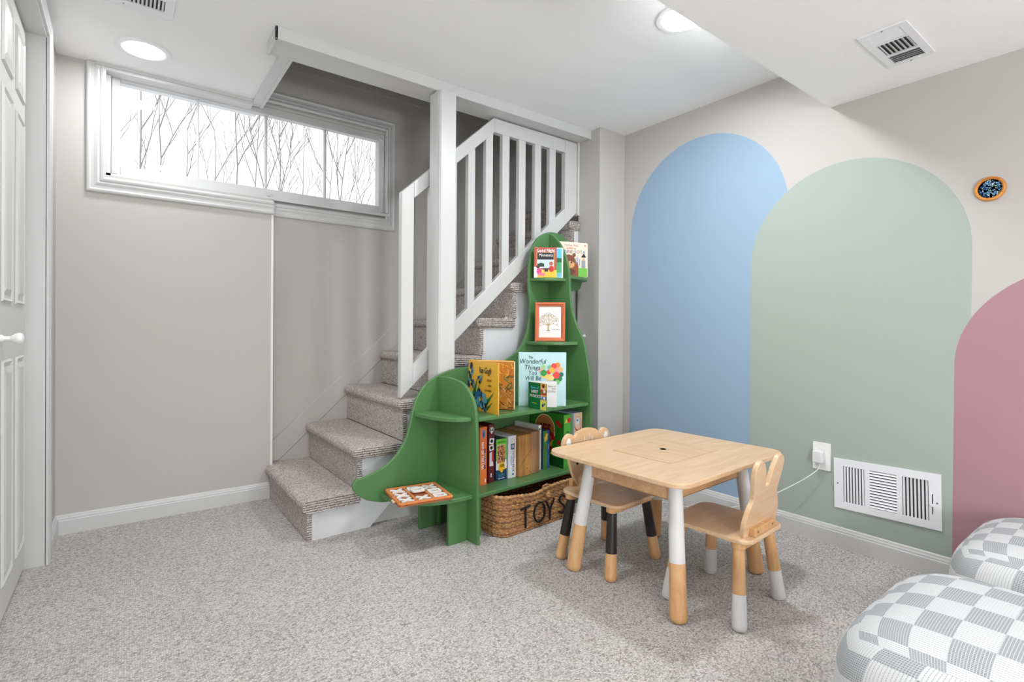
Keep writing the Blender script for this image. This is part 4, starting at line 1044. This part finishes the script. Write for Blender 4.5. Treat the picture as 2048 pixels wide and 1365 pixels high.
def pouf(label, x0, x1, y0, y1, h, rot=0.0):
    cx, cy = (x0 + x1) / 2, (y0 + y1) / 2; a, b_ = (x1 - x0) / 2, (y1 - y0) / 2
    N = 26; vs = []; fs = []; uvs = []
    def sup(v, e): return math.copysign(abs(v) ** e, v)
    import bmesh
    bm = bmesh.new()
    bmesh.ops.create_cube(bm, size=2)
    bmesh.ops.subdivide_edges(bm, edges=bm.edges[:], cuts=N, use_grid_fill=True)
    lay_ = bm.loops.layers.uv.new('fabric')
    # uv from the original cube faces before rounding
    for f in bm.faces:
        n = f.normal
        for lp in f.loops:
            p = lp.vert.co
            if abs(n.z) > .5: q = (p.x * a, p.y * b_)
            elif abs(n.x) > .5: q = (p.y * b_ * 1.0 + 3, p.z * h * .5)
            else: q = (p.x * a + 7, p.z * h * .5)
            lp[lay_].uv = (q[0] + 20, q[1] + 20)
    for v in bm.verts:
        p = v.co.copy()
        e = 5.0
        l_ = (abs(p.x) ** e + abs(p.y) ** e + abs(p.z) ** e) ** (1 / e)
        q = p / l_
        bulge = 1 + .05 * (1 - min(1, abs(q.z))) if abs(p.z) < 1 else 1
        z = h * .5 * (1 + q.z)
        if q.z > 0: z += .018 * (1 - q.x ** 2) * (1 - q.y ** 2) * q.z
        v.co = Vector((q.x * a * bulge, q.y * b_ * bulge, max(0.0, z)))
    me = bpy.data.meshes.new('pouf'); bm.to_mesh(me); bm.free()
    me.polygons.foreach_set('use_smooth', [True] * len(me.polygons))
    me.materials.append(PM)
    o = bpy.data.objects.new('pouf', me); COL.objects.link(o); o.location = (cx, cy, 0.001); o.rotation_euler = (0, 0, rot)
    return tag(o, label, 'pouf', 'patchwork poufs')
pouf('grey and white patchwork pouf standing clear of the wall', 1.118, 1.668, -.09, .450, .368)
pouf('grey and white patchwork pouf pushed against the pink painted wall', 1.905, 2.46, -.10, .440, .335)

# ================================================================== WALL AND CEILING FITTINGS
VW = mat('white_vent_enamel', (234, 235, 238), .35)
def register(name, label, mtx, W, H, groups, lever=None, screws=()):
    """louvred register lying in a local x-y plane facing +z; groups: (x0,x1,y0,y1,n,dir)"""
    t = thing(name, label, 'vent'); t.matrix_world = mtx
    mb = MB(); th = .006
    # plate built of bars around the openings
    xs = sorted(set([-W / 2, W / 2] + [g[0] for g in groups] + [g[1] for g in groups]))
    y0 = min(g[2] for g in groups); y1 = max(g[3] for g in groups)
    mb.box(-W / 2, W / 2, -H / 2, y0, 0, th).box(-W / 2, W / 2, y1, H / 2, 0, th)
    gs = sorted(groups); cur = -W / 2
    for g in gs:
        mb.box(cur, g[0], y0, y1, 0, th); cur = g[1]
    mb.box(cur, W / 2, y0, y1, 0, th)
    mb.build('plate', VW, t)
    MB().box(-W / 2 + .012, W / 2 - .012, y0 - .004, y1 + .004, -.0005, .0005).build('duct_opening', mat('duct_dark', (52, 52, 50), .8), t)
    for (xa, xb, ya, yb, n, dr, ang) in gs:
        for i in range(n):
            if dr == 'v':
                w_ = (xb - xa) / n; c = xa + w_ * (i + .5)
                o = MB().box(-w_ * .33, w_ * .33, ya, yb, -.0004, .0004).xf(Matrix.Translation((c, 0, .0032)) @ Matrix.Rotation(ang, 4, 'Y')).build('louver', VW, t)
            else:
                w_ = (yb - ya) / n; c = ya + w_ * (i + .5)
                o = MB().box(xa, xb, -w_ * .42, w_ * .42, -.0004, .0004).xf(Matrix.Translation((0, c, .0032)) @ Matrix.Rotation(ang, 4, 'X')).build('louver', VW, t)
    for (x, y) in screws:
        MB().lathe([(.0035, th), (.003, th + .0015), (0, th + .002)], 10, (x, y, 0)).build('screw', mat('screw_metal', (150, 150, 150), .4, metal=.8), t)
    if lever:
        MB().box(lever[0] - .0015, lever[0] + .0015, lever[1], lever[2], th - .0005, th + .0004).build('lever_slot', DARK, t)
        MB().box(lever[0] - .006, lever[0] + .004, (lever[1] + lever[2]) / 2 - .008, (lever[1] + lever[2]) / 2 + .002, th, th + .010).build('lever', VW, t, bevel=.002)
    return t
# wall register: local x runs towards -Y (camera right), local y up, z towards -X (into the room)
mW = frame_mtx((XR - .001, .7655, .284), (0, -math.cos(.027), math.sin(.027)), (0, math.sin(.027), math.cos(.027)))
register('wall_vent', 'long white louvred wall vent low on the sage green arch', mW, .374, .216,
         [(-.150, -.070, -.078, .078, 7, 'v', .75), (-.052, .044, -.078, .078, 13, 'h', -.75), (.062, .148, -.078, .078, 7, 'v', -.35)], lever=(.160, -.050, .028), screws=((-.172, 0), (.174, -.004)))
mC = frame_mtx((2.140, .630, SZ - .0005), (1, 0, 0), (0, -1, 0))
register('ceiling_vent', 'white louvred vent in the soffit above the painted arches', mC, .312, .138, [(-.138, -.062, -.046, .046, 5, 'v', -.5), (-.052, .052, -.046, .046, 7, 'h', .6), (.062, .136, -.046, .046, 5, 'v', .7)], screws=((-.147, 0), (.147, 0)))
mC2 = frame_mtx((-.008, 2.376, CZ - .0005), (1, 0, 0), (0, -1, 0))
register('ceiling_vent', 'white louvred vent in the ceiling by the closet door', mC2, .312, .152, [(-.126, .126, -.034, .050, 20, 'v', .65)], screws=((0, -.056), (0, .063)))
# outlet with charger
ot = thing('wall_outlet', 'white outlet plate on the sage green arch', 'outlet', (XR - .001, 1.005, .383))
MB().prism(rrect(-.037, .037, -.061, .061, .004, 3), 'x', -.006, 0).build('cover_plate', mat('white_plate', (238, 238, 236), .35), ot, bevel=.0015)
for z in (-.024, .024):
    MB().prism(rrect(-.016, .016, z - .014, z + .014, .008, 3), 'x', -.0075, -.005).build('socket', mat('socket_white', (228, 228, 226), .35), ot)
ad = thing('charger_plug', 'white plug-in charger with a thin white cord', 'charger', (XR - .0085, 1.008, .382))
MB().prism(rrect(-.016, .026, -.027, .027, .007, 4), 'x', -.026, 0).build('adapter', mat('charger_white', (226, 226, 228), .35), ad, bevel=.005, seg=3)
wp = [(XR - .022, 1.006, .350), (XR - .024, 1.012, .325), (2.475, 1.075, .262), (2.450, 1.20, .165), (2.435, 1.32, .09), (2.42, 1.45, .035), (2.40, 1.58, .006), (2.36, 1.74, .004), (2.30, 1.86, .004), (2.26, 2.02, .004), (2.20, 2.13, .004)]
wp = [(x - (XR - .0085), y - 1.008, z - .382) for x, y, z in wp]
MB().tube(smooth_poly(wp, 6), .0022, 6).build('cord', mat('cord_white', (240, 240, 240), .4), ad, smooth=True)
hk = thing('wall_hook', 'small white hook on the wall edge behind the bookcase', 'hook', (2.286, 2.285, .905))
MB().lathe([(0, -.022), (.005, -.021), (.0045, -.008), (.004, -.003), (.011, -.002), (.011, 0)], 14, (0, 0, 0), 'x').build('hook_body', mat('white_plate', (238, 238, 236), .35), hk, smooth=True)
# round plaque
pq = thing('round_plaque', 'small round wooden plaque with a blue mosaic on the wall', 'plaque', (XR - .0005, .451, 1.469))
MB().lathe([(.033, -.004), (.034, -.010), (.038, -.013), (.042, -.012), (.044, -.006), (.0445, 0)], 40, (0, 0, 0), 'x').build('ring', wood('plaque_wood', (226, 156, 72), (190, 112, 40), 1, .4), pq, smooth=True)
MB().lathe([(0, -.0045), (.034, -.0045)], 30, (0, 0, 0), 'x').build('disc', mat('plaque_white', (220, 226, 226), .5), pq)
mb = MB(); rnd = random.Random(11)
bc = [mat('bead_%d_%d_%d' % c, c, .3) for c in ((36, 74, 130), (84, 146, 200), (206, 226, 240), (56, 112, 176), (96, 150, 104))]
for i in range(230):
    a = rnd.uniform(0, 2 * PI); r_ = .0315 * math.sqrt(rnd.random()) * (1 - .12 * (a < 1.0)); s_ = rnd.uniform(.0014, .0024)
    c = (-.0055, r_ * math.cos(a), r_ * math.sin(a))
    mb.lathe([(0, c[0] - s_), (s_, c[0]), (0, c[0] + s_)], 6, (0, c[1], c[2]), 'x', mi=rnd.choice((0, 1, 1, 2, 2, 2, 3, 3, 4)))
bo = mb.build('mosaic_beads', bc, pq); bo['kind'] = 'stuff'
# switches
def switch(label, mtx):
    t = thing('light_switch', label, 'light switch'); t.matrix_world = mtx
    MB().prism(rrect(-.036, .036, -.058, .058, .004, 3), 'z', 0, .005).build('cover_plate', mat('white_plate', (238, 238, 236), .35), t, bevel=.0015)
    MB().prism([(-.005, .0), (.004, .0), (.012, .018), (.008, .019)], 'x', -.004, .004).xf(Matrix(((1, 0, 0, 0), (0, 1, 0, 0), (0, 0, 1, .004), (0, 0, 0, 1)))).build('toggle', mat('white_plate', (238, 238, 236), .35), t)
    for y in (-.03, .03): MB().lathe([(.003, .005), (.0, .0065)], 8, (0, y, 0)).build('screw', mat('white_plate', (238, 238, 236), .35), t)
switch('white light switch on the narrow wall beside the closet door', frame_mtx((XL, 2.825, 1.225), (0, -1, 0), (0, 0, 1)))
switch('white switch plate on the stair side panel behind the bookcase', frame_mtx((2.244, 2.391, 1.012), (1, 0, 0), (0, 0, 1)))
